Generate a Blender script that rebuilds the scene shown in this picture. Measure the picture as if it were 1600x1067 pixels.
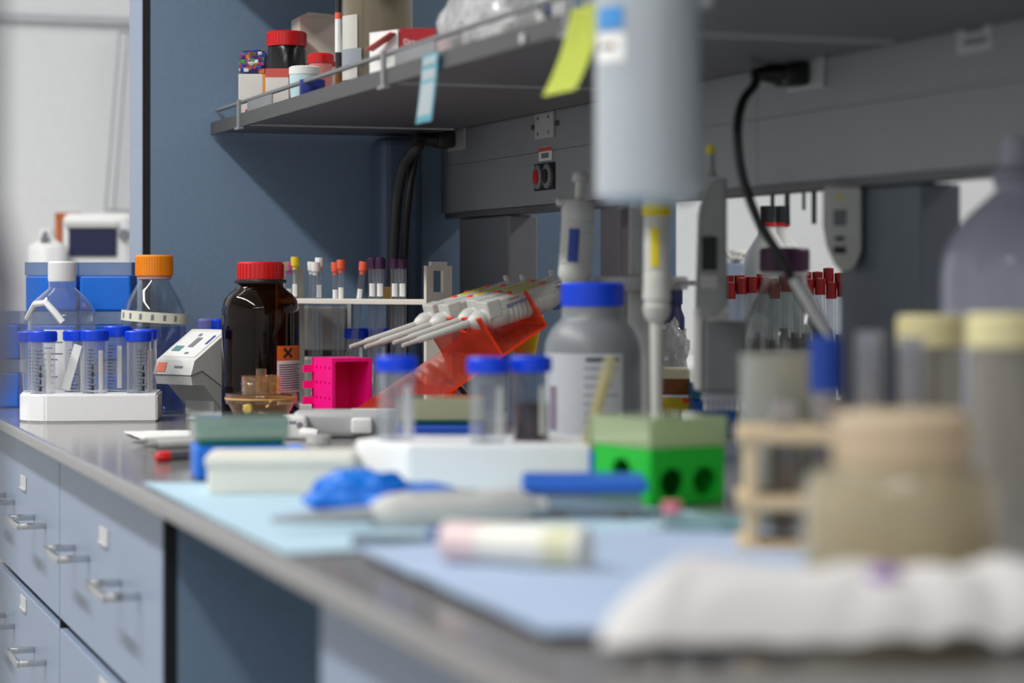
import bpy, bmesh, math, random
from mathutils import Vector, Matrix, noise

for o in list(bpy.data.objects):
    bpy.data.objects.remove(o, do_unlink=True)
random.seed(7)
SC = bpy.context.scene
COL = SC.collection
PI = math.pi

# ------------------------------------------------------------------ camera
F = 3500.0                      # focal length in pixels of the 1600 px wide frame
YAW = math.atan(1245 / F)       # the view turned towards the bench
CZ = 1.09                       # eye height above the floor
ZB = 0.92                       # bench top height
SN, CS = math.sin(YAW), math.cos(YAW)
RZ = -YAW
cam = bpy.data.cameras.new('camera')
co = bpy.data.objects.new('camera', cam)
COL.objects.link(co)
co.location = (0, 0, CZ)
co.rotation_euler = (PI / 2, 0, -YAW)
cam.sensor_width = 36
cam.lens = F / 1600 * 36
cam.shift_y = -101.5 / 1600
cam.clip_start = 0.02
cam.dof.use_dof = True
cam.dof.focus_distance = 2.70
cam.dof.aperture_fstop = 3.8
cam.dof.aperture_blades = 0
SC.camera = co

# ------------------------------------------------------------------ light
SC.view_settings.view_transform = 'Standard'
SC.view_settings.look = 'None'
SC.view_settings.gamma = 1
SC.view_settings.exposure = 0.75
SC.cycles.use_denoising = True
SC.cycles.max_bounces = 10
SC.cycles.transparent_max_bounces = 24
SC.cycles.caustics_reflective = False
SC.cycles.caustics_refractive = False
wd = bpy.data.worlds.new('world')
SC.world = wd
wd.use_nodes = True
wd.node_tree.nodes['Background'].inputs[0].default_value = (0.75, 0.82, 0.92, 1)
wd.node_tree.nodes['Background'].inputs[1].default_value = 0.25

def ceiling_lamp(name, x, y, z, sx, sy, watts, col=(1, 0.99, 0.97)):
    l = bpy.data.lights.new(name, 'AREA')
    l.shape = 'RECTANGLE'
    l.size, l.size_y = sx, sy
    l.energy = watts
    l.color = col
    o = bpy.data.objects.new(name, l)
    COL.objects.link(o)
    o.location = (x, y, z)
    return o

ceiling_lamp('ceiling_lamp', -0.86, 2.0, 2.74, 0.16, 3.4, 54)          # row over the aisle
ceiling_lamp('ceiling_lamp', 2.75, 1.9, 2.74, 0.16, 4.6, 34)           # row over the next aisle
ceiling_lamp('ceiling_lamp', 0.9, 3.6, 2.74, 3.0, 0.16, 4)            # row in front of the far wall
ceiling_lamp('ceiling_lamp', -0.5, -1.3, 2.74, 3.0, 0.16, 30)          # extra row behind the camera, added as fill light

# ------------------------------------------------------------------ helpers
def lin(c):
    return tuple(((v / 255) / 12.92 if v / 255 <= 0.04045 else ((v / 255 + 0.055) / 1.055) ** 2.4) for v in c[:3]) + (1,)

MATS = {}
def mat(name, rgb, rough=0.5, metal=0.0, noise_amt=0.06, scale=60, bump=0.0, spec=0.5, sss=0.0):
    if name in MATS:
        return MATS[name]
    m = bpy.data.materials.new(name)
    m.use_nodes = True
    nt = m.node_tree
    b = nt.nodes['Principled BSDF']
    b.inputs['Roughness'].default_value = rough
    b.inputs['Metallic'].default_value = metal
    b.inputs['Specular IOR Level'].default_value = spec
    if sss:
        b.inputs['Subsurface Weight'].default_value = sss
        b.inputs['Subsurface Radius'].default_value = (0.01, 0.008, 0.006)
    tc = nt.nodes.new('ShaderNodeTexCoord')
    nz = nt.nodes.new('ShaderNodeTexNoise')
    nz.inputs['Scale'].default_value = scale
    nz.inputs['Detail'].default_value = 4
    nt.links.new(tc.outputs['Object'], nz.inputs['Vector'])
    mx = nt.nodes.new('ShaderNodeMix')
    mx.data_type = 'RGBA'
    c = lin(rgb)
    mx.inputs['A'].default_value = tuple(v * (1 - noise_amt) for v in c[:3]) + (1,)
    mx.inputs['B'].default_value = tuple(min(1, v * (1 + noise_amt)) for v in c[:3]) + (1,)
    nt.links.new(nz.outputs['Fac'], mx.inputs['Factor'])
    nt.links.new(mx.outputs['Result'], b.inputs['Base Color'])
    if bump:
        bp = nt.nodes.new('ShaderNodeBump')
        bp.inputs['Strength'].default_value = bump
        bp.inputs['Distance'].default_value = 0.002
        nt.links.new(nz.outputs['Fac'], bp.inputs['Height'])
        nt.links.new(bp.outputs['Normal'], b.inputs['Normal'])
    MATS[name] = m
    return m

def clear(name, rgb, haze=0.0, hazecol=None, rough=0.04, refl=1.0, base=0.04):
    """thin clear wall: see-through with a tint, grazing reflections and some milkiness"""
    if name in MATS:
        return MATS[name]
    m = bpy.data.materials.new(name)
    m.use_nodes = True
    nt = m.node_tree
    nt.nodes.clear()
    out = nt.nodes.new('ShaderNodeOutputMaterial')
    tr = nt.nodes.new('ShaderNodeBsdfTransparent')
    tr.inputs['Color'].default_value = lin(rgb)
    gl = nt.nodes.new('ShaderNodeBsdfGlossy')
    gl.inputs['Roughness'].default_value = rough
    gl.inputs['Color'].default_value = (1, 1, 1, 1)
    lw = nt.nodes.new('ShaderNodeLayerWeight')
    lw.inputs['Blend'].default_value = 0.5
    pw = nt.nodes.new('ShaderNodeMath'); pw.operation = 'POWER'; pw.inputs[1].default_value = 3.5
    nt.links.new(lw.outputs['Facing'], pw.inputs[0])
    ml = nt.nodes.new('ShaderNodeMath'); ml.operation = 'MULTIPLY_ADD'
    ml.inputs[1].default_value = 0.75 * refl; ml.inputs[2].default_value = base * refl
    nt.links.new(pw.outputs[0], ml.inputs[0])
    src = tr.outputs[0]
    if haze > 0:
        df = nt.nodes.new('ShaderNodeBsdfDiffuse')
        tl = nt.nodes.new('ShaderNodeBsdfTranslucent')
        hc = lin(hazecol or rgb)
        nz = nt.nodes.new('ShaderNodeTexNoise'); nz.inputs['Scale'].default_value = 35
        mxc = nt.nodes.new('ShaderNodeMix'); mxc.data_type = 'RGBA'
        mxc.inputs['A'].default_value = tuple(v * .93 for v in hc[:3]) + (1,)
        mxc.inputs['B'].default_value = tuple(min(1, v * 1.05) for v in hc[:3]) + (1,)
        nt.links.new(nz.outputs['Fac'], mxc.inputs['Factor'])
        nt.links.new(mxc.outputs['Result'], df.inputs['Color'])
        nt.links.new(mxc.outputs['Result'], tl.inputs['Color'])
        m1 = nt.nodes.new('ShaderNodeMixShader'); m1.inputs[0].default_value = 0.5
        nt.links.new(df.outputs[0], m1.inputs[1]); nt.links.new(tl.outputs[0], m1.inputs[2])
        m2 = nt.nodes.new('ShaderNodeMixShader'); m2.inputs[0].default_value = haze
        nt.links.new(src, m2.inputs[1]); nt.links.new(m1.outputs[0], m2.inputs[2])
        src = m2.outputs[0]
    m3 = nt.nodes.new('ShaderNodeMixShader')
    nt.links.new(ml.outputs[0], m3.inputs[0])
    nt.links.new(src, m3.inputs[1]); nt.links.new(gl.outputs[0], m3.inputs[2])
    nt.links.new(m3.outputs[0], out.inputs['Surface'])
    MATS[name] = m
    return m

def BM():
    return bmesh.new()

def add_box(bm, c, s, rot=None, bevel=0.0, seg=2):
    r = bmesh.ops.create_cube(bm, size=1.0)
    vs = r['verts']
    M = Matrix.Translation(Vector(c)) @ (rot if rot else Matrix.Identity(4)) @ Matrix.Diagonal((s[0], s[1], s[2], 1))
    bmesh.ops.transform(bm, matrix=M, verts=vs)
    if bevel:
        es = list({e for v in vs for e in v.link_edges})
        bmesh.ops.bevel(bm, geom=es, offset=bevel, segments=seg, affect='EDGES', profile=0.5)
    return bm

def add_lathe(bm, prof, seg=32, M=None, sx=1.0, sy=1.0):
    """profile of (radius, z), closed on the axis where the radius is 0"""
    rings = []
    for r, z in prof:
        if r <= 1e-6:
            rings.append([bm.verts.new((0, 0, z))])
        else:
            rings.append([bm.verts.new((r * sx * math.cos(2 * PI * i / seg), r * sy * math.sin(2 * PI * i / seg), z)) for i in range(seg)])
    for a, b in zip(rings, rings[1:]):
        for i in range(seg):
            j = (i + 1) % seg
            if len(a) == 1 and len(b) == 1:
                break
            if len(a) == 1:
                bm.faces.new((a[0], b[i], b[j]))
            elif len(b) == 1:
                bm.faces.new((a[i], a[j], b[0]))
            else:
                bm.faces.new((a[i], a[j], b[j], b[i]))
    if M is not None:
        bmesh.ops.transform(bm, matrix=M, verts=[v for g in rings for v in g])
    return bm

def add_tube(bm, pts, r, seg=12, caps=True):
    pts = [Vector(p) for p in pts]
    rs = r if isinstance(r, (list, tuple)) else [r] * len(pts)
    rings = []
    up = None
    for i, p in enumerate(pts):
        t = (pts[min(i + 1, len(pts) - 1)] - pts[max(i - 1, 0)]).normalized()
        if up is None:
            up = t.orthogonal().normalized()
        up = (up - t * up.dot(t)).normalized()
        sd = t.cross(up)
        rings.append([bm.verts.new(p + (up * math.cos(2 * PI * k / seg) + sd * math.sin(2 * PI * k / seg)) * rs[i]) for k in range(seg)])
    for a, b in zip(rings, rings[1:]):
        for k in range(seg):
            j = (k + 1) % seg
            bm.faces.new((a[k], a[j], b[j], b[k]))
    if caps:
        bm.faces.new(rings[0][::-1]); bm.faces.new(rings[-1])
    return bm

def smooth_path(pts, n=8):
    pts = [Vector(p) for p in pts]
    out = []
    for i in range(len(pts) - 1):
        p0 = pts[max(i - 1, 0)]; p1 = pts[i]; p2 = pts[i + 1]; p3 = pts[min(i + 2, len(pts) - 1)]
        for k in range(n):
            t = k / n
            out.append(0.5 * ((2 * p1) + (p2 - p0) * t + (2 * p0 - 5 * p1 + 4 * p2 - p3) * t * t + (3 * p1 - p0 - 3 * p2 + p3) * t ** 3))
    out.append(pts[-1])
    return out

def add_prism(bm, poly, depth, M=None, bevel=0.0):
    """polygon in local XY extruded along +Z by depth"""
    a = [bm.verts.new((x, y, 0)) for x, y in poly]
    b = [bm.verts.new((x, y, depth)) for x, y in poly]
    n = len(poly)
    bm.faces.new(a[::-1]); bm.faces.new(b)
    for i in range(n):
        j = (i + 1) % n
        bm.faces.new((a[i], a[j], b[j], b[i]))
    if bevel:
        es = list({e for v in a + b for e in v.link_edges})
        r = bmesh.ops.bevel(bm, geom=es, offset=bevel, segments=2, affect='EDGES')
        vs = list({v for f in bm.faces for v in f.verts}) if M is not None else None
    else:
        vs = a + b
    if M is not None:
        bmesh.ops.transform(bm, matrix=M, verts=vs)
    return bm

def add_arc(bm, r, a0, a1, z0, z1, th=0.0003, n=10, M=None):
    """a label wrapped on a cylinder: radius, angles in degrees, heights"""
    vs = []
    for i in range(n + 1):
        a = math.radians(a0 + (a1 - a0) * i / n)
        vs.append([bm.verts.new((rr * math.cos(a), rr * math.sin(a), z)) for rr, z in ((r, z0), (r + th, z0), (r + th, z1), (r, z1))])
    for p, q in zip(vs, vs[1:]):
        for k in range(4):
            j = (k + 1) % 4
            bm.faces.new((p[k], q[k], q[j], p[j]))
    bm.faces.new(vs[0]); bm.faces.new(vs[-1][::-1])
    if M is not None:
        bmesh.ops.transform(bm, matrix=M, verts=[v for g in vs for v in g])
    return bm

def obj(name, bm, m, parent=None, smooth=False, loc=None, rotz=0.0, rot=None, angle=40):
    bmesh.ops.recalc_face_normals(bm, faces=bm.faces)
    me = bpy.data.meshes.new(name)
    bm.to_mesh(me)
    bm.free()
    ms = m if isinstance(m, (list, tuple)) else [m]
    for x in ms:
        me.materials.append(x)
    if smooth:
        for p in me.polygons:
            p.use_smooth = True
        me.set_sharp_from_angle(angle=math.radians(angle))
    o = bpy.data.objects.new(name, me)
    COL.objects.link(o)
    if parent:
        o.parent = parent
    if loc is not None:
        o.location = loc
    if rot is not None:
        o.rotation_euler = rot
    elif rotz:
        o.rotation_euler = (0, 0, rotz)
    return o

def tag(o, label, cat, group=None, kind=None):
    o['label'] = label
    o['category'] = cat
    if group:
        o['group'] = group
    if kind:
        o['kind'] = kind
    return o

def thing(name, label, cat, loc, rotz=0.0, group=None, rot=None):
    o = bpy.data.objects.new(name, None)
    o.empty_display_size = 0.02
    COL.objects.link(o)
    o.location = loc
    o.rotation_euler = rot if rot is not None else (0, 0, rotz)
    return tag(o, label, cat, group)

def struct(name, bm, m, **k):
    o = obj(name, bm, m, **k)
    o['kind'] = 'structure'
    return o

def carve(o, bm):
    """cut holes with a temporary cutter, result baked into the mesh"""
    bmesh.ops.recalc_face_normals(bm, faces=bm.faces)
    me = bpy.data.meshes.new('cut'); bm.to_mesh(me); bm.free()
    c = bpy.data.objects.new('cut', me); COL.objects.link(c)
    c.matrix_world = o.matrix_world
    if o.parent:
        c.parent = o.parent
    c.location = o.location; c.rotation_euler = o.rotation_euler
    c.parent = o.parent
    md = o.modifiers.new('b', 'BOOLEAN'); md.operation = 'DIFFERENCE'; md.solver = 'EXACT'; md.use_self = True; md.object = c
    dg = bpy.context.evaluated_depsgraph_get(); dg.update()
    new = bpy.data.meshes.new_from_object(o.evaluated_get(dg))
    o.modifiers.clear()
    o.data = new
    bpy.data.objects.remove(c, do_unlink=True)
    return o

def text(parent, s, size, m, M, shear=0.0, name='lettering'):
    cu = bpy.data.curves.new('t', 'FONT')
    cu.body = s; cu.size = size; cu.extrude = 0.0002; cu.shear = shear; cu.resolution_u = 3
    cu.align_x = 'CENTER'; cu.align_y = 'CENTER'
    t = bpy.data.objects.new('t', cu); COL.objects.link(t)
    dg = bpy.context.evaluated_depsgraph_get(); dg.update()
    me = bpy.data.meshes.new_from_object(t.evaluated_get(dg))
    bpy.data.objects.remove(t, do_unlink=True)
    me.materials.clear(); me.materials.append(m)
    me.transform(M)
    o = bpy.data.objects.new(name, me); COL.objects.link(o); o.parent = parent
    return o

def W(px, py, D):
    """a point seen at a pixel of the photograph, D metres away along the view"""
    u = (px - 800) / F
    return Vector((D * (SN + CS * u), D * (CS - SN * u), CZ - (py - 432) / F * D))

def B(px, D):
    p = W(px, 432, D); p.z = ZB
    return p

def BY(px, py):
    return B(px, 0.17 * F / (py - 432))

def MT(x=0, y=0, z=0): return Matrix.Translation((x, y, z))
def MR(a, ax): return Matrix.Rotation(math.radians(a), 4, ax)

# ------------------------------------------------------------------ materials
M_white = mat('wall_paint', (216, 217, 218), 0.8)
M_floor = mat('floor_vinyl', (150, 150, 150), 0.5)
M_ceil = mat('ceiling_tile', (232, 232, 230), 0.9)
M_blue = mat('blue_panel', (116, 139, 164), 0.55, noise_amt=0.12, scale=220)
M_bluelight = mat('blue_laminate', (140, 154, 176), 0.4, noise_amt=0.04)
M_bench = mat('bench_resin', (132, 130, 129), 0.15, noise_amt=0.08, scale=120)
M_black = mat('black_rubber', (16, 16, 17), 0.5)
M_panel = mat('panel_grey', (152, 156, 157), 0.42, noise_amt=0.05)
M_steel = mat('grey_painted_steel', (128, 129, 131), 0.42, noise_amt=0.05)
M_steeldark = mat('dark_grey_steel', (98, 98, 100), 0.45, noise_amt=0.06)
M_chrome = mat('chrome', (215, 215, 215), 0.18, 1.0)
M_plate = mat('cover_plate', (196, 196, 196), 0.4)
M_blackplastic = mat('black_plastic', (22, 22, 23), 0.35)
M_foam = mat('white_foam', (238, 239, 240), 0.9, noise_amt=0.04, scale=400, bump=0.15)
M_bluecap = mat('blue_cap', (4, 68, 222), 0.38)
M_paper = mat('white_paper', (238, 238, 236), 0.8)
M_ink = mat('black_ink', (40, 40, 46), 0.6)
M_inkgrey = mat('grey_ink', (120, 122, 128), 0.6)
M_tube = clear('clear_tube_plastic', (242, 244, 248), haze=0.2, hazecol=(236, 239, 244))
M_glass = clear('clear_glass', (228, 234, 236), haze=0.05, hazecol=(230, 235, 238), rough=0.02, refl=1.4)
M_whiteplastic = mat('white_plastic', (228, 228, 226), 0.4)
M_greyplastic = mat('pale_grey_plastic', (198, 198, 195), 0.42)
M_red = mat('red_plastic', (206, 22, 26), 0.35)
# ------------------------------------------------------------------ room
def slab(name, c, s, m, **k):
    return struct(name, add_box(BM(), c, s), m, **k)
slab('floor', (1.0, 0.95, -0.05), (7.6, 7.3, 0.1), M_floor)
slab('ceiling', (1.0, 0.95, 2.85), (7.6, 7.3, 0.1), M_ceil)
slab('wall_far', (1.0, 4.55, 1.4), (7.6, 0.1, 2.8), M_white)
slab('wall_near', (1.0, -2.65, 1.4), (7.6, 0.1, 2.8), M_white)
slab('wall_left', (-2.75, 0.95, 1.4), (0.1, 7.3, 2.8), M_white)
slab('wall_right', (4.75, 0.95, 1.4), (0.1, 7.3, 2.8), M_white)
slab('trim_1', (1.0, 4.494, CZ + 0.512), (7.4, 0.012, 0.016), mat('trim_grey', (176, 180, 181), 0.5))

# ------------------------------------------------------------------ bench furniture
XF, XE = 0.32, 1.52
wt = add_box(BM(), (0.92, 1.5, ZB - 0.007), (1.2, 3.4, 0.014), bevel=0.003)
tag(obj('worktop', wt, M_bench), 'long dark grey resin worktop of the laboratory bench', 'worktop')

def drawer_unit(y0, y1, label, x=0.35, sgn=1, rows=((0.722, 0.897), (0.43, 0.711), (0.1, 0.419)), gap=True):
    t = thing('drawer_cabinet', label, 'cabinet', (x, (y0 + y1) / 2, 0), 0, 'drawer units under the bench')
    w = y1 - y0
    obj('body', add_box(BM(), (0.29, 0, 0.5), (0.54, w - 0.004, 0.80)), M_blue, t)
    obj('edge_strip', add_box(BM(), (0.0063, -w / 2 + 0.0005, 0.4985), (0.0115, 0.003, 0.797)), M_black, t)
    obj('side_panel', add_box(BM(), (0.2865, -w / 2 + 0.0005, 0.4985), (0.549, 0.003, 0.797)), M_blue, t)
    obj('back_strip', add_box(BM(), (0.0185, 0, 0.4985), (0.003, w - 0.002, 0.797)), M_black, t)
    obj('plinth', add_box(BM(), (0.30, 0, 0.05), (0.48, w - 0.01, 0.1)), M_black, t)
    for k, (z0, z1) in enumerate(rows):
        d = obj('drawer', add_box(BM(), (0.0085, 0.001, (z0 + z1) / 2), (0.017, w - 0.005, z1 - z0), bevel=0.0012), M_bluelight, t)
        hz = z0 + 0.088 if k == 0 else z1 - 0.055
        for s in (-1, 1):
            bm = BM()
            yc = s * 0.14
            for e in (-1, 1):
                add_box(bm, (-0.015, yc + e * 0.047, hz), (0.030, 0.006, 0.007), bevel=0.001)
            add_box(bm, (-0.0305, yc, hz), (0.005, 0.1, 0.008), bevel=0.0015)
            h = obj('handle', bm, M_chrome, d, smooth=True)
        lz = z1 - 0.055 if k == 0 else z1 - 0.014
        bm = BM()
        add_box(bm, (-0.0008, 0, lz), (0.0016, 0.047, 0.0165), bevel=0.0005)
        add_box(bm, (-0.0022, 0, lz - 0.007), (0.0015, 0.047, 0.002))
        lh = obj('label_holder', bm, M_plate, d)
    return t
drawer_unit(1.848, 2.44, 'blue drawer unit beside the open knee space, with chrome pulls and white label holders')
drawer_unit(2.44, 3.03, 'blue drawer unit farther along the bench, next to the tall end panel')
drawer_unit(0.75, 1.336, 'blue drawer unit on the camera side of the knee space')

t = thing('partition_panel', 'tall blue end panel with a black reveal and pale front post, closing the bench', 'panel', (0.526, 2.92, 0))
obj('front_post', add_box(BM(), (0.0, 0.047, 1.71), (0.001, 0.094, 1.58)), M_bluelight, t)
obj('reveal', add_box(BM(), (0.0055, 0.02, 1.71), (0.010, 0.036, 1.58)), M_black, t)
obj('board', add_box(BM(), (0.3858, 0.045, 1.71), (0.7496, 0.088, 1.58)), M_blue, t)

# shelf over the bench
SX0, SX1, SZ = 0.62, 0.90, CZ + 0.19
t = thing('reagent_shelf', 'grey steel shelf with a thin guard rail, running above the bench', 'shelf', (SX0, 1.36, SZ))
L = 3.11
bm = BM()
add_box(bm, (0.14, 0, 0.0055), (0.28, L, 0.011))
obj('deck', bm, M_steeldark, t)
obj('lip', add_box(BM(), (-0.002, 0, 0.0045), (0.006, L, 0.017), bevel=0.001), mat('lip_steel', (68, 68, 67), 0.45), t)
obj('rail', add_tube(BM(), [(0.004, -L / 2, 0.029), (0.004, L / 2, 0.029)], 0.0026, 10), mat('rail_steel', (116, 117, 118), 0.4), t, smooth=True)
for yb in (2.74, 2.10, 1.60, 0.95, 0.3):
    y = yb - 1.36
    bm = BM()
    add_box(bm, (-0.006, y, 0.012), (0.004, 0.008, 0.036), bevel=0.0008)
    add_box(bm, (-0.006, y, -0.0055), (0.006, 0.026, 0.003))
    obj('bracket', bm, mat('bracket_steel', (138, 139, 140), 0.4, 0.2), t)
    obj('joint_strip', add_box(BM(), (0.14, y, -0.001), (0.27, 0.006, 0.002)), M_plate, t)
    obj('gusset', add_box(BM(), (0.003, y - 0.075, 0.019), (0.0015, 0.13, 0.016)), M_steel, t)
obj('back_gap', add_box(BM(), (0.294, 0, 0.008), (0.028, L, 0.006)), M_black, t)
t = thing('upper_shelf', 'upper steel shelf above the bottles and boxes, out of the top of the picture', 'shelf', (0.56, 1.36, 1.54))
obj('deck', add_box(BM(), (0.19, 0, 0.01), (0.38, L, 0.02)), M_steeldark, t)
obj('lip', add_box(BM(), (-0.002, 0, 0.02), (0.004, L, 0.04)), M_steel, t)

# service panel under the shelf
PX = 0.93
PZ0, PZ1 = CZ + 0.086, CZ + 0.212
t = thing('service_panel', 'long grey steel service panel with sockets, between shelf and bench', 'panel', (PX, 1.36, PZ0))
h = PZ1 - PZ0
obj('housing', add_box(BM(), (0.03, 0, h / 2 + 0.001), (0.056, 3.08, h - 0.002)), M_panel, t)
for z0, z1 in ((0.0, 0.0622), (0.0632, h)):
    ys = [-1.54, -0.42, 0.56, 1.54]
    for a, b in zip(ys, ys[1:]):
        obj('cover', add_box(BM(), (0.001, (a + b) / 2, (z0 + z1) / 2), (0.003, b - a - 0.0012, z1 - z0)), M_panel, t)
obj('bottom_channel', add_box(BM(), (0.02, 0, -0.004), (0.03, 3.08, 0.007)), M_steeldark, t)

def on_panel(px, py):
    u = (px - 800) / F
    D = (PX - 0.001) / (SN + CS * u)
    p = W(px, py, D)
    return (-0.001, p.y - 1.36, p.z - PZ0), D
def panel_part(name, px, py, sy, sz, m, sx=0.003, off=0.0, par=None, bevel=0.0):
    (x, y, z), D = on_panel(px, py)
    return obj(name, add_box(BM(), (x - off - sx / 2, y, z), (sx, sy, sz), bevel=bevel), m, par or t)
pl = panel_part('cover_plate', 853, 196, 0.062, 0.031, M_plate, bevel=0.0006)
pl['label'] = 'pale square blank cover plate with screws'
(x, y, z), D = on_panel(853, 196)
for dy in (-0.018, 0.018):
    for dz in (-0.009, 0.009):
        obj('screw', add_lathe(BM(), [(0, 0), (0.0022, 0), (0.0022, 0.001), (0, 0.0013)], 10, MT(x - 0.003, y + dy, z + dz) @ MR(-90, 'Y')), M_chrome, pl)
for dy in (-0.04, 0.04):
    obj('mounting_tab', add_lathe(BM(), [(0, 0), (0.0035, 0), (0.003, 0.004), (0, 0.004)], 12, MT(x, y + dy, z) @ MR(-90, 'Y')), M_steeldark, pl)
pl = panel_part('warning_sign', 853, 240, 0.044, 0.017, M_paper, sx=0.001)
panel_part('warning_band', 853, 233, 0.044, 0.005, mat('sign_orange', (205, 84, 50), 0.5), sx=0.0005, off=0.001, par=pl)
panel_part('lettering', 853, 243, 0.024, 0.006, M_inkgrey, sx=0.0005, off=0.001, par=pl)
pl = panel_part('socket_plate', 852, 276, 0.066, 0.032, M_blackplastic, sx=0.002)
(x, y, z), D = on_panel(852, 276)
for dy, m, nm in ((0.016, M_red, 'red_socket'), (-0.016, M_blackplastic, 'black_socket')):
    rim = obj('socket', add_lathe(BM(), [(0.0, 0.0), (0.0145, 0), (0.0145, 0.003), (0.010, 0.004), (0.0, 0.004)], 28, MT(x - 0.002, y + dy, z) @ MR(-90, 'Y')), M_steel, pl, smooth=True)
    obj('face', add_lathe(BM(), [(0, 0), (0.0085, 0), (0.0085, 0.0052), (0, 0.0055)], 20, MT(x - 0.002, y + dy, z) @ MR(-90, 'Y')), m, rim)
panel_part('sticker', 1523, 54, 0.052, 0.028, M_plate, sx=0.0006)
for k, (dx, dy, w) in enumerate(((0, -8, 0.026), (2, 10, 0.034))):
    panel_part('lettering', 1523 + dx, 54 + dy, w, 0.005, M_inkgrey, sx=0.0004, off=0.0006)
plates = []
for px, py in ((716, 218), (1262, 116)):
    plates.append(panel_part('outlet_plate', px, py, 0.07, 0.028, M_plate, sx=0.004, bevel=0.001))

# steel posts carrying the service panel
def post(y0, y1, m, label, x0=0.945, x1=0.985):
    o = obj('support_post', add_box(BM(), (0, 0, (PZ0 - 0.008 - ZB) / 2), (x1 - x0, y1 - y0, PZ0 - 0.008 - ZB), bevel=0.003), m, loc=((x0 + x1) / 2, (y0 + y1) / 2, ZB))
    return tag(o, label, 'post', 'steel posts under the service panel')
post(1.644, 1.784, mat('post_steel', (104, 112, 122), 0.5), 'broad slate grey post beside the pale wall-hung gauge')
post(2.67, 2.87, mat('post_grey', (128, 130, 136), 0.5), 'broad grey post under the panel, close to the blue end panel')
post(2.30, 2.36, mat('post_mauve', (120, 114, 120), 0.5), 'narrow mauve grey post behind the upright pipettes')
o = obj('cable_riser', add_box(BM(), (0, 0, 0.178), (0.058, 0.06, 0.356), bevel=0.012, seg=3), mat('riser_blue', (86, 104, 128), 0.5), loc=(0.862, 2.885, ZB))
tag(o, 'slate blue vertical cable duct in the corner by the end panel', 'cable duct')

# plugs and cables
def plug(i, pts, label, r, m=M_blackplastic, plen=0.05, ph=0.022):
    (x, y, z), D = on_panel(*((712, 219) if i == 0 else (1262, 117)))
    p0 = Vector((PX - 0.006, y + 1.36, z + PZ0))
    t = thing('power_cable', label, 'cable', p0)
    bm = BM()
    ph2 = ph / 2
    add_box(bm, (-0.012, 0, 0), (0.024, 0.030, ph), bevel=0.004)
    obj('plug', bm, m, t, smooth=True)
    obj('strain_relief', add_tube(BM(), [(-0.022, 0, 0), (-0.03, 0, 0), (-plen, 0, -0.0005)], [0.011, 0.009, r * 1.15], 14), m, t, smooth=True)
    path = [Vector((-plen + 0.002, 0, 0))] + [p - p0 for p in pts]
    obj('cord', add_tube(BM(), smooth_path(path, 10), r, 12), m, t, smooth=True)
    return t
u = lambda px, py, D: W(px, py, D)
plug(0, [u(655, 226, 2.86), u(633, 255, 2.88), u(622, 300, 2.90), u(617, 360, 2.91), u(614, 410, 2.915), u(612, 470, 2.92), u(612, 560, 2.92), B(612, 2.92) + Vector((0, 0, 0.006))],
     'thick dark cable plugged in near the end panel and hanging to the bench', 0.0075, mat('cable_grey', (52, 52, 54), 0.35))
pc = plug(1, [u(1180, 131, 1.98), u(1160, 160, 1.96), u(1152, 210, 1.95), u(1160, 275, 1.95), u(1185, 345, 1.945), u(1215, 395, 1.94), u(1245, 450, 1.94), u(1275, 510, 1.94), u(1292, 580, 1.94), B(1300, 1.94) + Vector((0, 0, 0.005))],
     'black power cord curling from the grey panel down past the purple capped bottle', 0.0042)
q0 = pc.location
sl_ = obj('sleeve', add_tube(BM(), [u(1240, 436, 1.925) - q0, u(1258, 462, 1.92) - q0, u(1280, 500, 1.918) - q0, u(1298, 530, 1.92) - q0], [0.0045, 0.0058, 0.0056, 0.0035], 14),
        mat('sleeve_silver', (226, 226, 224), 0.25, 0.0), pc, smooth=True)
sl_['label'] = 'pale silvery sleeve lying along the black cord'
o = obj('grey_hose', add_tube(BM(), smooth_path([u(650, 238, 2.89), u(641, 290, 2.89), u(635, 345, 2.90), u(632, 400, 2.91), u(632, 470, 2.915), u(632, 560, 2.92), B(632, 2.92) + Vector((0, 0, .006))]), 0.005, 10), M_blackplastic, smooth=True)
tag(o, 'slim black cable hanging beside the thick dark one', 'cable')

# ------------------------------------------------------------------ far side of the room
FY = 4.5
def FW(px, py, y=FY):
    uu = (px - 800) / F
    return W(px, py, y / (CS - SN * uu))
o = FW(165, 328, 4.47)
bm = BM()
for a, b in (((187, 50), (165, 328)), ((200, 50), (178, 328)), ((187, 50), (215, 51)), ((165, 328), (215, 330)), ((215, 51), (215, 330))):
    add_tube(bm, [FW(*a, 4.47), FW(*b, 4.47)], 0.0022, 8)
o = obj('wire_frame', bm, mat('frame_grey', (150, 154, 160), 0.4, 0.4))
tag(o, 'thin slanting grey wire frame hung on the far white wall', 'frame')
tag(obj('wall_counter', add_box(BM(), (0.9, 4.17, 0.46), (2.6, 0.62, 0.92), bevel=0.004), M_white), 'white counter along the far wall carrying instruments', 'counter')

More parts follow.
